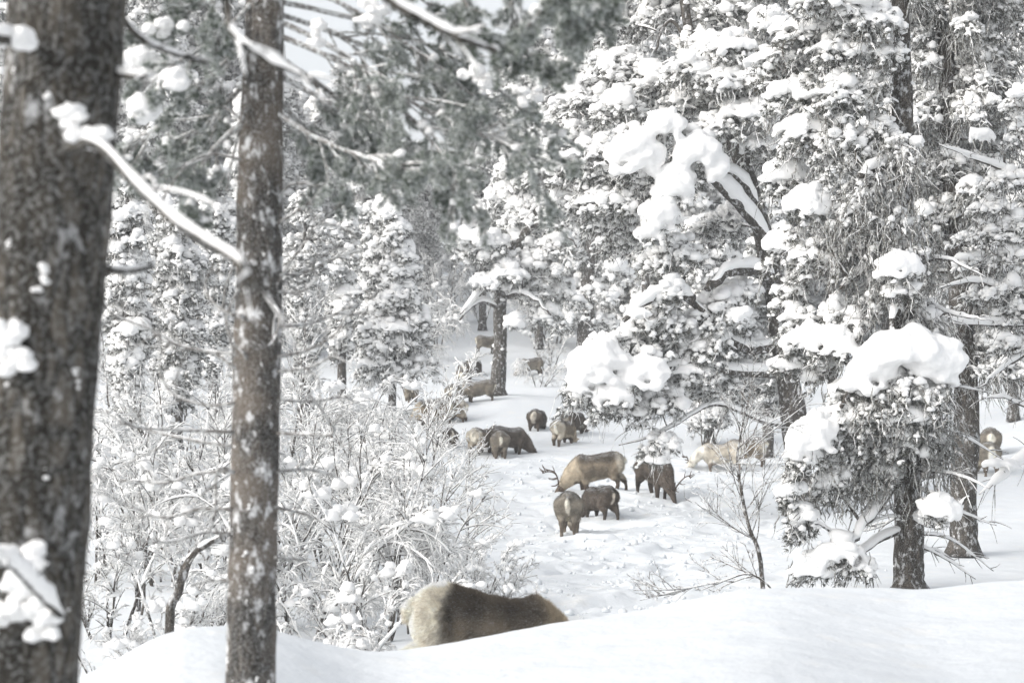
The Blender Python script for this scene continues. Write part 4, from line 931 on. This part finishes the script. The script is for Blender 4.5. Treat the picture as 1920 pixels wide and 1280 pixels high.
    A2, _, _ = spawn(A1, 4, (.25, 1.), (.30, .60), (.35, .8), .14, 6, g, 0., .1)
    RA = np.linspace(.0055, .003, 8)[None] * np.ones((len(A1), 1)); RB = np.linspace(.0038, .0022, 6)[None] * np.ones((len(A2), 1))
    mesh_from('needle_branches', *merge([tubes(M, RM, 7, .1), tubes(A1, RA, 5), tubes(A2, RB, 4)]), M_TWIG_FROST, root)
    C, Dn = [], []
    for A in (A1, A2):
        tl = norm(A[:, -1] - A[:, -2]); L = np.linalg.norm(A[:, -1] - A[:, 0], axis=1)
        span = np.minimum(.075, L * .6)[:, None]
        for f in np.linspace(0, 1, 9):
            C.append(A[:, -1] - tl * span * (1 - f) + .003 * g.normal(size=tl.shape)); Dn.append(tl * (.75 + f))
    C = np.concatenate(C); Dn = np.concatenate(Dn); print('shoots', len(C))
    mesh_from('needles', *spikes(C, Dn, 15, .040, .0022, .95, 4), M_NEEDLE_NEAR, root, smooth=False)
    sn = [snow_on(M, RM, .006, g, 6, .5, .5), snow_on(A1, RA, .0034, g, 5, .5, .5), snow_on(A2, RB, .0028, g, 5, .5, .5)]
    i = g.integers(0, len(A1), 150); sn.append(blobs(A1[i, g.integers(3, 8, 150)] + np.array([0, 0, .008]), g.uniform(.012, .028, 150), 2, 8))
    for (x, y, s_) in ((885, 135, .045), (905, 160, .03), (1005, 165, .03), (600, 62, .04), (980, 175, .03), (795, 235, .03), (700, 20, .05), (1000, 20, .05), (1050, 25, .05), (950, 40, .04), (1090, 10, .04), (300, 55, .06), (260, 100, .05), (290, 120, .05)):
        q = P(x, y, 9.6) + g.normal(size=(5, 3)) * s_ * .6; sn.append(blobs(q, s_ * g.uniform(.5, 1., 5), 3, int(x)))
    # two snowballs hung in the fork tips left of the trunk
    for (x, y, s_) in ((330, 146, .066), (268, 205, .070)):
        q = np.array([P(x, y, 9.3), P(x + 2, y + 12, 9.3)]); V, T = blobs(q, np.array([s_, s_ * .8]), 3, int(x)); sn.append((V, T))
    cx = resample(pts, 200); rx = np.interp(np.linspace(0, 6, 200), range(7), rad)
    sn.append(crust(cx, rx, 34, .006, g, (-3.4, -.3))); sn.append(crust(cx[120:], rx[120:], 34, .008, g, (-3.6, .2)))
    mesh_from('snow_load', *merge(sn), M_SNOW, root)
second_pine()

def near_bough(name, label, px, d0, r, seed, th):
    """a snow-laden bough hanging in from above, very close to the lens and so quite blurred"""
    g = np.random.default_rng(seed)
    c = resample(px_pts(*[(a, b_, d0 + dz) for a, b_, dz in px]), 24)[None]; rr = np.linspace(r, r * .5, 24)[None]
    root = empty(name, [float(v) for v in c[0, 0]], label, 'branch')
    S, _, _ = spawn(c, 7, (.35, 1), (.12, .25), (.4, .9), .1, 8, g)
    RS = np.linspace(.005, .002, 8)[None] * np.ones((len(S), 1))
    mesh_from('branch', *merge([tubes(c, rr, 8, .1), tubes(S, RS, 5)]), M_BARK_NEAR, root)
    mesh_from('snow_load', *merge([snow_on(c, rr, th, g, 9, .7, .2), snow_on(S, RS, .007, g, 5, .4)]), M_SNOW, root)
near_bough('bough', 'blurred snow-laden bough reaching down past the top of the second trunk', [(385, -260, 0), (410, -120, 0), (425, 0, 0), (440, 65, 0), (500, 112, 0), (560, 140, 0), (600, 165, 0)], 5.6, .013, 51, .014)
near_bough('bough', 'blurred snow-covered bough slanting across the top of the picture right of the trunks', [(600, -260, 0), (650, -120, 0), (720, -10, 0), (800, 40, 0), (870, 75, 0), (930, 95, .1)], 6.2, .018, 52, .018)

# ------------------------------------------------------------------ reindeer
M_FUR, _nt, _b = new_mat('coat', .92, .08)
_at = _nt.nodes.new('ShaderNodeVertexColor'); _at.layer_name = 'coat'
_n = noise(_nt, coord(_nt, (1, 1, 1)), 26., 5, .7); _n2 = noise(_nt, coord(_nt, (3, 3, 1)), 40., 3, .7)
_c = mixc(_nt, ramp(_nt, _n, [(.3, (0, 0, 0)), (.75, (.22,) * 3)]), _at.outputs[0], (.30, .27, .23))
_mm = _nt.nodes.new('ShaderNodeMixRGB'); _mm.blend_type = 'MULTIPLY'; _mm.inputs[0].default_value = .55
_nt.links.new(_c, _mm.inputs[1]); _nt.links.new(ramp(_nt, _n2, [(.3, (.72,) * 3), (.7, (1.3,) * 3)]), _mm.inputs[2])
_g2 = _nt.nodes.new('ShaderNodeNewGeometry'); _sx = _nt.nodes.new('ShaderNodeSeparateXYZ'); _nt.links.new(_g2.outputs['Normal'], _sx.inputs[0])
_fz = math_n(_nt, 'MULTIPLY', ramp(_nt, _sx.outputs['Z'], [(.55, (0, 0, 0)), (.95, (1, 1, 1))]), ramp(_nt, noise(_nt, coord(_nt), 70., 3, .8), [(.42, (0, 0, 0)), (.6, (.75,) * 3)]))
_c = mixc(_nt, _fz, _mm.outputs[0], (.72, .74, .77))       # snow dust lying on the back
_nt.links.new(_c, _b.inputs['Base Color']); bump(_nt, _b, _n2, .5, .01)
M_ANTLER, _, _b = new_mat('antler', .6, .3); _b.inputs['Base Color'].default_value = (.085, .065, .05, 1)
M_EYE, _, _b = new_mat('eye', .15, .6); _b.inputs['Base Color'].default_value = (.01, .008, .007, 1)
COATS = {  # back, flank, belly, neck, rump patch, leg
    'brown': ((.12, .102, .082), (.235, .195, .145), (.42, .36, .28), (.50, .43, .33), (.85, .80, .69), (.085, .065, .05)),
    'dark': ((.062, .052, .044), (.085, .068, .055), (.14, .12, .10), (.11, .09, .075), (.50, .46, .40), (.055, .045, .038)),
    'grey': ((.14, .125, .105), (.21, .185, .15), (.36, .33, .27), (.38, .34, .28), (.80, .75, .65), (.11, .092, .075)),
    'pale': ((.17, .155, .13), (.28, .25, .205), (.56, .52, .43), (.60, .55, .46), (.85, .80, .70), (.15, .125, .10)),
    'white': ((.40, .36, .30), (.56, .51, .43), (.70, .66, .58), (.76, .72, .64), (.86, .82, .74), (.22, .18, .15)),
}
def chain(pts, rad, sides=14, n=None):
    c = resample(np.hstack([np.array(pts, float), np.array(rad, float)[:, None]]), n or len(pts) * 5)
    V, T = tubes(c[None, :, :3], c[None, :, 3], sides)
    e = []
    for k in (0, -1):
        iv, it = ICO[2]; e.append((iv * c[k, 3] * .98 + c[k, :3], it))
    return merge([(V, T)] + e)
def reindeer(label, loc, yaw, coat='brown', head='graze', legs=(0, 0, 0, 0), scale=1., antlers=0, vox=.026, hairs=7000, sink=.24, seed=0, roll=0., bend=0., hl=.055, group='reindeer grazing in the snow', neckturn=0., hunch=0., pitch=.06, cream=0.):
    g = np.random.default_rng(seed + 500); C = COATS[coat]
    parts = []
    X = [(-.74, .86, .06, .09), (-.69, .865, .15, .19), (-.58, .87, .225, .265), (-.40, .855, .265, .285), (-.15, .81, .285, .285), (.10, .785, .30, .285), (.30, .78, .28, .30), (.46, .80, .235, .30), (.60, .82, .17, .23), (.68, .83, .09, .13)]
    c = resample(X, 60); sd = 28; a = np.linspace(0, 2 * math.pi, sd, endpoint=False)
    zz = c[:, 1] + .10 * hunch * np.cos((c[:, 0] + .25) * 2.2)
    V = np.stack([np.repeat(c[:, 0:1], sd, 1), c[:, 2:3] * np.sin(a), zz[:, None] + c[:, 3:4] * 1.06 * np.cos(a) * (1.02 - .07 * np.cos(a))], -1)
    idx = np.arange(60 * sd).reshape(60, sd); A_ = idx[:-1]; B_ = np.roll(A_, -1, 1); C_ = idx[1:]; D_ = np.roll(C_, -1, 1)
    T = np.concatenate([np.stack([A_, B_, D_], -1).reshape(-1, 3), np.stack([A_, D_, C_], -1).reshape(-1, 3)] + [np.array([[0, k + 1, k] for k in range(1, sd - 1)]), np.array([[59 * sd, 59 * sd + k, 59 * sd + k + 1] for k in range(1, sd - 1)])])
    parts.append((V.reshape(-1, 3), T))
    nt_ = neckturn
    if head == 'graze':
        parts.append(chain([(.42, 0, .88), (.66, nt_ * .1, .74), (.86, nt_ * .3, .52), (1.00, nt_ * .45, .34)], [.25, .20, .15, .125]))
        H0 = np.array([1.02, nt_ * .5, .34]); H1 = np.array([1.16, nt_ * .62, .19]); H2 = np.array([1.25, nt_ * .7, .06]); up = np.array([.75, 0, .65])
    elif head == 'low':
        parts.append(chain([(.42, 0, .90), (.70, nt_ * .1, .84), (.92, nt_ * .3, .68), (1.08, nt_ * .45, .52)], [.25, .20, .155, .12]))
        H0 = np.array([1.12, nt_ * .5, .50]); H1 = np.array([1.27, nt_ * .62, .36]); H2 = np.array([1.38, nt_ * .7, .24]); up = np.array([.6, 0, .8])
    else:
        parts.append(chain([(.42, 0, .92), (.66, nt_ * .1, 1.02), (.84, nt_ * .25, 1.14), (.94, nt_ * .35, 1.26)], [.25, .19, .15, .115]))
        H0 = np.array([.98, nt_ * .4, 1.30]); H1 = np.array([1.14, nt_ * .55, 1.24]); H2 = np.array([1.29, nt_ * .65, 1.18]); up = np.array([-.1, 0, 1.])
    parts.append(chain([H0 - (H1 - H0) * .4, H0, H1, H2], [.085, .105, .078, .056], 14))
    if head == 'graze': parts.append(chain([(.50, 0, .62), (.70, nt_ * .1, .52), (.86, nt_ * .25, .38)], [.17, .13, .08]))
    fwd = norm(H2 - H0); side = norm(np.cross(up, fwd)); upn = norm(np.cross(fwd, side))
    for s_ in (-1, 1):
        e0 = H0 + side * s_ * .075 + upn * .05 - fwd * .03
        parts.append(chain([e0, e0 + side * s_ * .08 + upn * .03 - fwd * .03, e0 + side * s_ * .145 + upn * .045 - fwd * .05], [.022, .030, .010], 8))
    f1, f2, h1, h2 = legs
    for s_, dx in ((-1, f1), (1, f2)):
        y = .145 * s_
        parts.append(chain([(.42, y * .9, .78), (.40 + dx * .25, y, .58), (.42 + dx * .55, y, .34), (.40 + dx * .9, y, .10), (.45 + dx, y, .0)], [.17, .11, .062, .047, .055], 12))
    for s_, dx in ((-1, h1), (1, h2)):
        y = .155 * s_
        parts.append(chain([(-.52, y * .85, .84), (-.42 + dx * .2, y, .62), (-.60 + dx * .6, y, .40), (-.56 + dx * .9, y, .12), (-.51 + dx, y, .0)], [.22, .155, .068, .050, .056], 12))
    parts.append(chain([(-.70, 0, .98), (-.78, 0, .92), (-.80, 0, .82)], [.05, .055, .02], 10))
    V, T = merge(parts)
    V, T, N = remesh(V, T, vox, 6)
    V = V + N * (.011 * fbm(V * 7. + seed, 3) + .02 * noise3(V * 3.1 + seed))[:, None]
    # coat colours follow the animal's own body, not the light
    def zone(x): return smooth01(x)[:, None]
    nz = (.07 * fbm(V * 4. + seed, 3))
    x, y, z = V[:, 0] + nz, V[:, 1], V[:, 2] + nz
    cb, cf, cbe, cn, cr, cl = [np.array(q) for q in C]
    col = cf + (cb - cf) * zone((z - .84) / .16)
    col = col + (cb * .9 - col) * (zone((.22 - np.abs(z - .66)) / .12) * zone((.35 - np.abs(x - .05)) / .2) * .35)
    col = col + (cbe - col) * zone((.60 - z) / .08) * zone((.5 - np.abs(x)) / .15)
    col = col + (cn - col) * zone((x - .42) / .22) * zone((z - .25) / .1)
    hd = (np.linalg.norm(V - H1, axis=1) < .24)
    el = 1.15 - ((y + .03 * fbm(V * 5 + seed, 2)) / (.11 + .05 * np.sin(seed))) ** 2 - ((z - .80 + .05 * fbm(V * 5 + seed + 3, 2)) / .21) ** 2
    rp = zone((-x - .50) / .10) * zone(el / .7)
    if coat in ('white', 'brown'): rp = np.maximum(rp, zone((-x - .50) / .12) * zone((z - .3) / .15) * (.75 if coat != 'brown' else .45))
    col = col + (cr - col) * rp
    if cream:
        cz = zone((-x - .30 + .10 * np.sin(z * 5)) / .10) * cream
        col = col + (cr * 1.08 - col) * cz
        col = col + (cb * .75 - col) * (zone((x + .30) / .1) * zone((.02 - x) / .16) * zone((.85 - z) / .2) * .6)
    legm = zone((.50 - z) / .10) * (1 - zone((x - .62) / .08)) * (1 - .6 * cream)
    col = col + (cl - col) * legm
    col[hd] = col[hd] * .0 + (cl * 1.5 if coat != 'white' else cn * .9)
    col = np.clip(col * (1 + .38 * fbm(V * 6. + seed, 4))[:, None], .01, .9)
    # fur, as short strands lying back along the body
    tri = V[T]; ar = np.linalg.norm(np.cross(tri[:, 1] - tri[:, 0], tri[:, 2] - tri[:, 0]), axis=1); pr = ar / ar.sum()
    k = g.choice(len(T), hairs, p=pr); w = g.dirichlet((1, 1, 1), hairs)
    fp = (tri[k] * w[..., None]).sum(1); fn = norm(N[T[k, 0]]); fc = (col[T[k]] * w[..., None]).sum(1)
    lay = np.array([-.75, 0, -.35]); lay = lay - fn * (fn @ lay)[:, None]
    d = norm(fn * .55 + lay + .22 * g.normal(size=fn.shape)); L = hl * g.uniform(.5, 1.2, hairs)[:, None] * (1 - .65 * smooth01((.45 - fp[:, 2]) / .2))[:, None]
    sdv = norm(np.cross(d, g.normal(size=d.shape))) * (hl * (.045 if hairs > 50000 else .075))
    FV = np.stack([fp - sdv, fp + sdv, fp + d * L], 1).reshape(-1, 3); FC = np.repeat(np.clip(fc * g.uniform(.78, 1.28, (hairs, 1)), .01, .9), 3, 0)
    def place(W):
        W = np.array(W, float)
        if bend:   # turn of the forehand relative to the hindquarters
            a_ = bend * smooth01((W[:, 0] + .1) / .9); ca, sa = np.cos(a_), np.sin(a_); xx, yy = W[:, 0].copy(), W[:, 1].copy()
            W[:, 0] = np.where(xx > -.1, -.1 + (xx + .1) * ca - yy * sa, xx); W[:, 1] = np.where(xx > -.1, (xx + .1) * sa + yy * ca, yy)
        W[:, 0] *= .90
        if pitch:
            cp, sp = math.cos(pitch), math.sin(pitch); xx, zz_ = W[:, 0].copy(), W[:, 2] - .8; W[:, 0] = xx * cp + zz_ * sp; W[:, 2] = .8 + zz_ * cp - xx * sp
        W = W * scale; ca, sa = math.cos(yaw), math.sin(yaw)
        R = np.stack([W[:, 0] * ca - W[:, 1] * sa, W[:, 0] * sa + W[:, 1] * ca, W[:, 2]], 1)
        return R + np.array(loc) - np.array([0, 0, sink * scale])
    root = mesh_from('reindeer', place(V) - np.array(loc), T, M_FUR, None, True, col)
    root.location = [float(v) for v in loc]; tag(root, label, 'reindeer', group)
    mesh_from('fur', place(FV), np.arange(len(FV)).reshape(-1, 3), M_FUR, root, False, FC)
    for s_ in (-1, 1):
        iv, it = ICO[2]; mesh_from('eye', place(iv * .016 + H0 + fwd * .07 + side * s_ * .078 + upn * .025), it, M_EYE, root)
    if antlers:
        for s_ in (-1, 1):
            o = H0 + upn * .09 + side * s_ * .035; A = antlers
            beam = [o, o + side * s_ * .09 + upn * .10 - fwd * .10, o + side * s_ * .20 + upn * .24 - fwd * .17, o + side * s_ * .24 + upn * .40 - fwd * .12, o + side * s_ * .20 + upn * .52 + fwd * .02]
            beam = [o + (q - o) * A for q in beam]; cb_ = resample(np.array(beam), 18); prt = [(cb_, np.linspace(.021, .011, 18))]
            for i, (dd, l) in {1: (fwd * .9 + upn * .4, .17), 5: (fwd * .7 + upn * .6 + side * s_ * .2, .20), 9: (-fwd * .6 + upn * .6, .12), 12: (fwd * .4 + upn * .9 + side * s_ * .5, .15), 15: (-fwd * .5 + upn * .8, .13), 16: (upn * .9 + side * s_ * .6, .12)}.items():
                q = resample(np.array([cb_[i], cb_[i] + norm(dd) * l * A * .6, cb_[i] + (norm(dd) + upn * .3) * l * A]), 18); prt.append((q, np.linspace(.015, .007, 18)))
            W, TT = tubes(np.array([q[0] for q in prt]), np.array([q[1] for q in prt]), 8)
            mesh_from('antler', place(W), TT, M_ANTLER, root)
    return root

R_ = math.radians
def herd(label, px, py, yaw, **kw):
    kw.setdefault('scale', .84)
    d = kw.pop('d', None); loc = find_ground(px, py, d * .86, d * 1.16) if py else on_ground(px, d)
    return reindeer(label, loc, R_(yaw), **kw)
herd('largest nearest reindeer with white rump, only its back above the near snow ridge', 916, 0, 4, d=16.9, coat='brown', head='graze', legs=(0, .1, -.5, .1), vox=.016, hairs=170000, hl=.050, sink=.30, seed=1, hunch=.15, scale=.97, pitch=.10, cream=1.)
herd('antlered tan reindeer in full profile, nose in the snow, facing left', 1120, 912, 180, coat='brown', head='graze', legs=(.05, -.12, -.22, .12), antlers=1.05, seed=2, scale=.95, sink=.30, hairs=14000, d=44)
herd('dark antlered reindeer, head down to the right, with a snowy bough before its flank', 1228, 932, -66, coat='dark', head='graze', legs=(.1, -.1, -.12, .1), antlers=1.1, seed=3, scale=.9, sink=.10, hairs=12000, d=41.5)
herd('pale-rumped reindeer seen from behind, lowest of the herd', 1068, 1002, 84, coat='pale', head='graze', legs=(.05, -.05, -.05, .05), seed=4, hairs=14000, scale=.80, sink=.1, d=36.5)
herd('dark brown reindeer digging beside the pale-rumped one', 1124, 970, 122, coat='dark', head='graze', legs=(0, .1, -.18, .12), seed=5, hairs=12000, scale=.74, d=39.5)
herd('brown reindeer with a spread hind leg, half under the snow pillows', 1057, 832, 62, coat='brown', head='graze', legs=(.0, .0, -.2, .1), seed=6, d=57)
herd('dark reindeer mostly hidden behind the one with the spread hind leg', 1076, 815, 60, coat='dark', head='graze', seed=7, d=61)
herd('round dark reindeer alone, digging left of the snow pillows', 1008, 805, 75, coat='dark', head='graze', seed=8, d=64, sink=.35)
herd('reddish-brown reindeer with a white rump spot, leftmost of the close trio', 902, 850, 65, coat='brown', head='graze', legs=(0, 0, .05, -.05), seed=9, d=55)
herd('light grey reindeer seen from behind in the middle of the close trio', 936, 858, 95, coat='grey', head='graze', seed=10, d=53, sink=.2)
herd('dark brown reindeer sloping away to the right in the close trio', 952, 850, 22, coat='dark', head='graze', seed=11, d=56, sink=.25, scale=.92)
herd('grazing reindeer in profile, cut off by the central bare trunk', 898, 752, 180, coat='grey', head='graze', legs=(.1, -.05, 0, 0), seed=12, d=79)
herd('left one of the dark pair behind the bent birch', 874, 712, 80, coat='dark', head='graze', seed=13, d=88)
herd('right one of the dark pair behind the bent birch', 889, 704, 70, coat='dark', head='graze', seed=14, d=90)
herd('grey-dark reindeer in front of the dark pair, behind the birch twigs', 868, 724, 85, coat='grey', head='graze', seed=15, d=84)
herd('farthest standing grey reindeer, left of the central trunk', 913, 664, 20, coat='grey', head='low', seed=16, d=98, sink=.05)
herd('grey reindeer half hidden by snowy boughs right of the central trunk', 995, 702, 205, coat='grey', head='graze', seed=17, d=88)
herd('brown reindeer bowing left behind the white birch twigs', 812, 796, 200, coat='brown', head='graze', seed=18, d=67, scale=.95)
herd('blackish reindeer behind the bowing brown one', 824, 786, 170, coat='dark', head='graze', seed=19, d=71)
herd('pale reindeer beside the bent birch, in the left group', 852, 760, 80, coat='pale', head='graze', seed=20, d=76)
herd('brown reindeer rump poking out right of the bent birch', 846, 790, 160, coat='brown', head='graze', seed=21, d=70, sink=.3, scale=.85)
herd('upper one of two half-hidden grey reindeer in the scrub edge', 764, 726, 85, coat='grey', head='graze', seed=22, d=80)
herd('lower one of two half-hidden grey reindeer in the scrub edge', 770, 752, 100, coat='grey', head='graze', seed=23, d=73)
herd('dark reindeer almost lost in the birch twigs left of the trio', 832, 838, 120, coat='dark', head='graze', seed=24, d=59, sink=.45)
herd('cream-white reindeer with raised head looking left, behind the bare sapling', 1352, 882, 176, coat='white', head='low', antlers=.5, seed=25, d=52)
herd('brown and cream reindeer with its white rump to the right, behind the bare sapling', 1398, 872, 165, coat='brown', head='graze', seed=26, d=54)
herd('round grey reindeer half hidden by the dark trunk at far right', 1856, 856, 80, coat='grey', head='graze', seed=27, d=52)
herd('pale reindeer showing a sliver below the round grey one at far right', 1846, 888, 95, coat='pale', head='graze', seed=28, d=46)

# crowns of the two near pines, high above the frame: they shade the foreground
def crown(root_name, cx, cy, z0, z1, w, seed, n):
    t = Tree(seed, size=.07, needle=.09, frac=0); g = t.g
    for i in range(n):
        f = g.random(); a = g.uniform(0, 6.28); r = w * g.uniform(.15, 1.) * (1 - .35 * f); z = z0 + (z1 - z0) * f
        t.pad((cx + math.cos(a) * r, cy + math.sin(a) * r, z + .12 * r), .75, .28, n=34, link=False, top=.9, low=.4)
    root = bpy.data.objects[root_name]
    tw = [tubes(a, b, 3) for a, b in t.twig] + [tubes(a, b, 3) for a, b in t.frost]
    C = np.concatenate([q[0] for q in t.tuft]); D = np.concatenate([q[1] for q in t.tuft])
    mesh_from('crown', *spikes(C, D, 9, .10, .011, .75, seed), M_NEEDLE, root, smooth=False)
    C = np.concatenate([q[0] for q in t.blob]); S = np.concatenate([q[1] for q in t.blob])
    mesh_from('crown_snow', *blobs(C, S, 1, seed), M_SNOW, root)
crown('near_pine', .0 - 1.4, 6.5, 3.4, 8., 2.6, 61, 24)
crown('second_pine', -1.2, 9.8, 3.0, 7.5, 2.2, 62, 16)

# clods of dug-out snow lying about where the herd has scraped
_g = np.random.default_rng(88); n = 1400
u = 1180 + _g.normal(size=n) * 190; d = _g.uniform(20, 58, n); x = (u - 960) / F * d
s_ = .014 + .05 * _g.random(n) ** 3; z = ground(x, d) + s_ * .3
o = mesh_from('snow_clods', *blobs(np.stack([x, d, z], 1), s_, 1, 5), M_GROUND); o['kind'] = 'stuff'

# frosty air
import bmesh
bm = bmesh.new(); bmesh.ops.create_cube(bm, size=1)
me = bpy.data.meshes.new('haze'); bm.to_mesh(me); bm.free(); hz = bpy.data.objects.new('haze', me); COL.objects.link(hz)
hz.scale = (4600, 3200, 112); hz.location = (0, 0, 44); hz['kind'] = 'stuff'
mh = bpy.data.materials.new('haze'); mh.use_nodes = True; nt = mh.node_tree; nt.nodes.clear()
vo = nt.nodes.new('ShaderNodeVolumePrincipled'); oo = nt.nodes.new('ShaderNodeOutputMaterial')
vo.inputs['Color'].default_value = (.93, .95, .97, 1); vo.inputs['Density'].default_value = .0008; vo.inputs['Anisotropy'].default_value = 0.2
nt.links.new(vo.outputs[0], oo.inputs['Volume']); me.materials.append(mh)
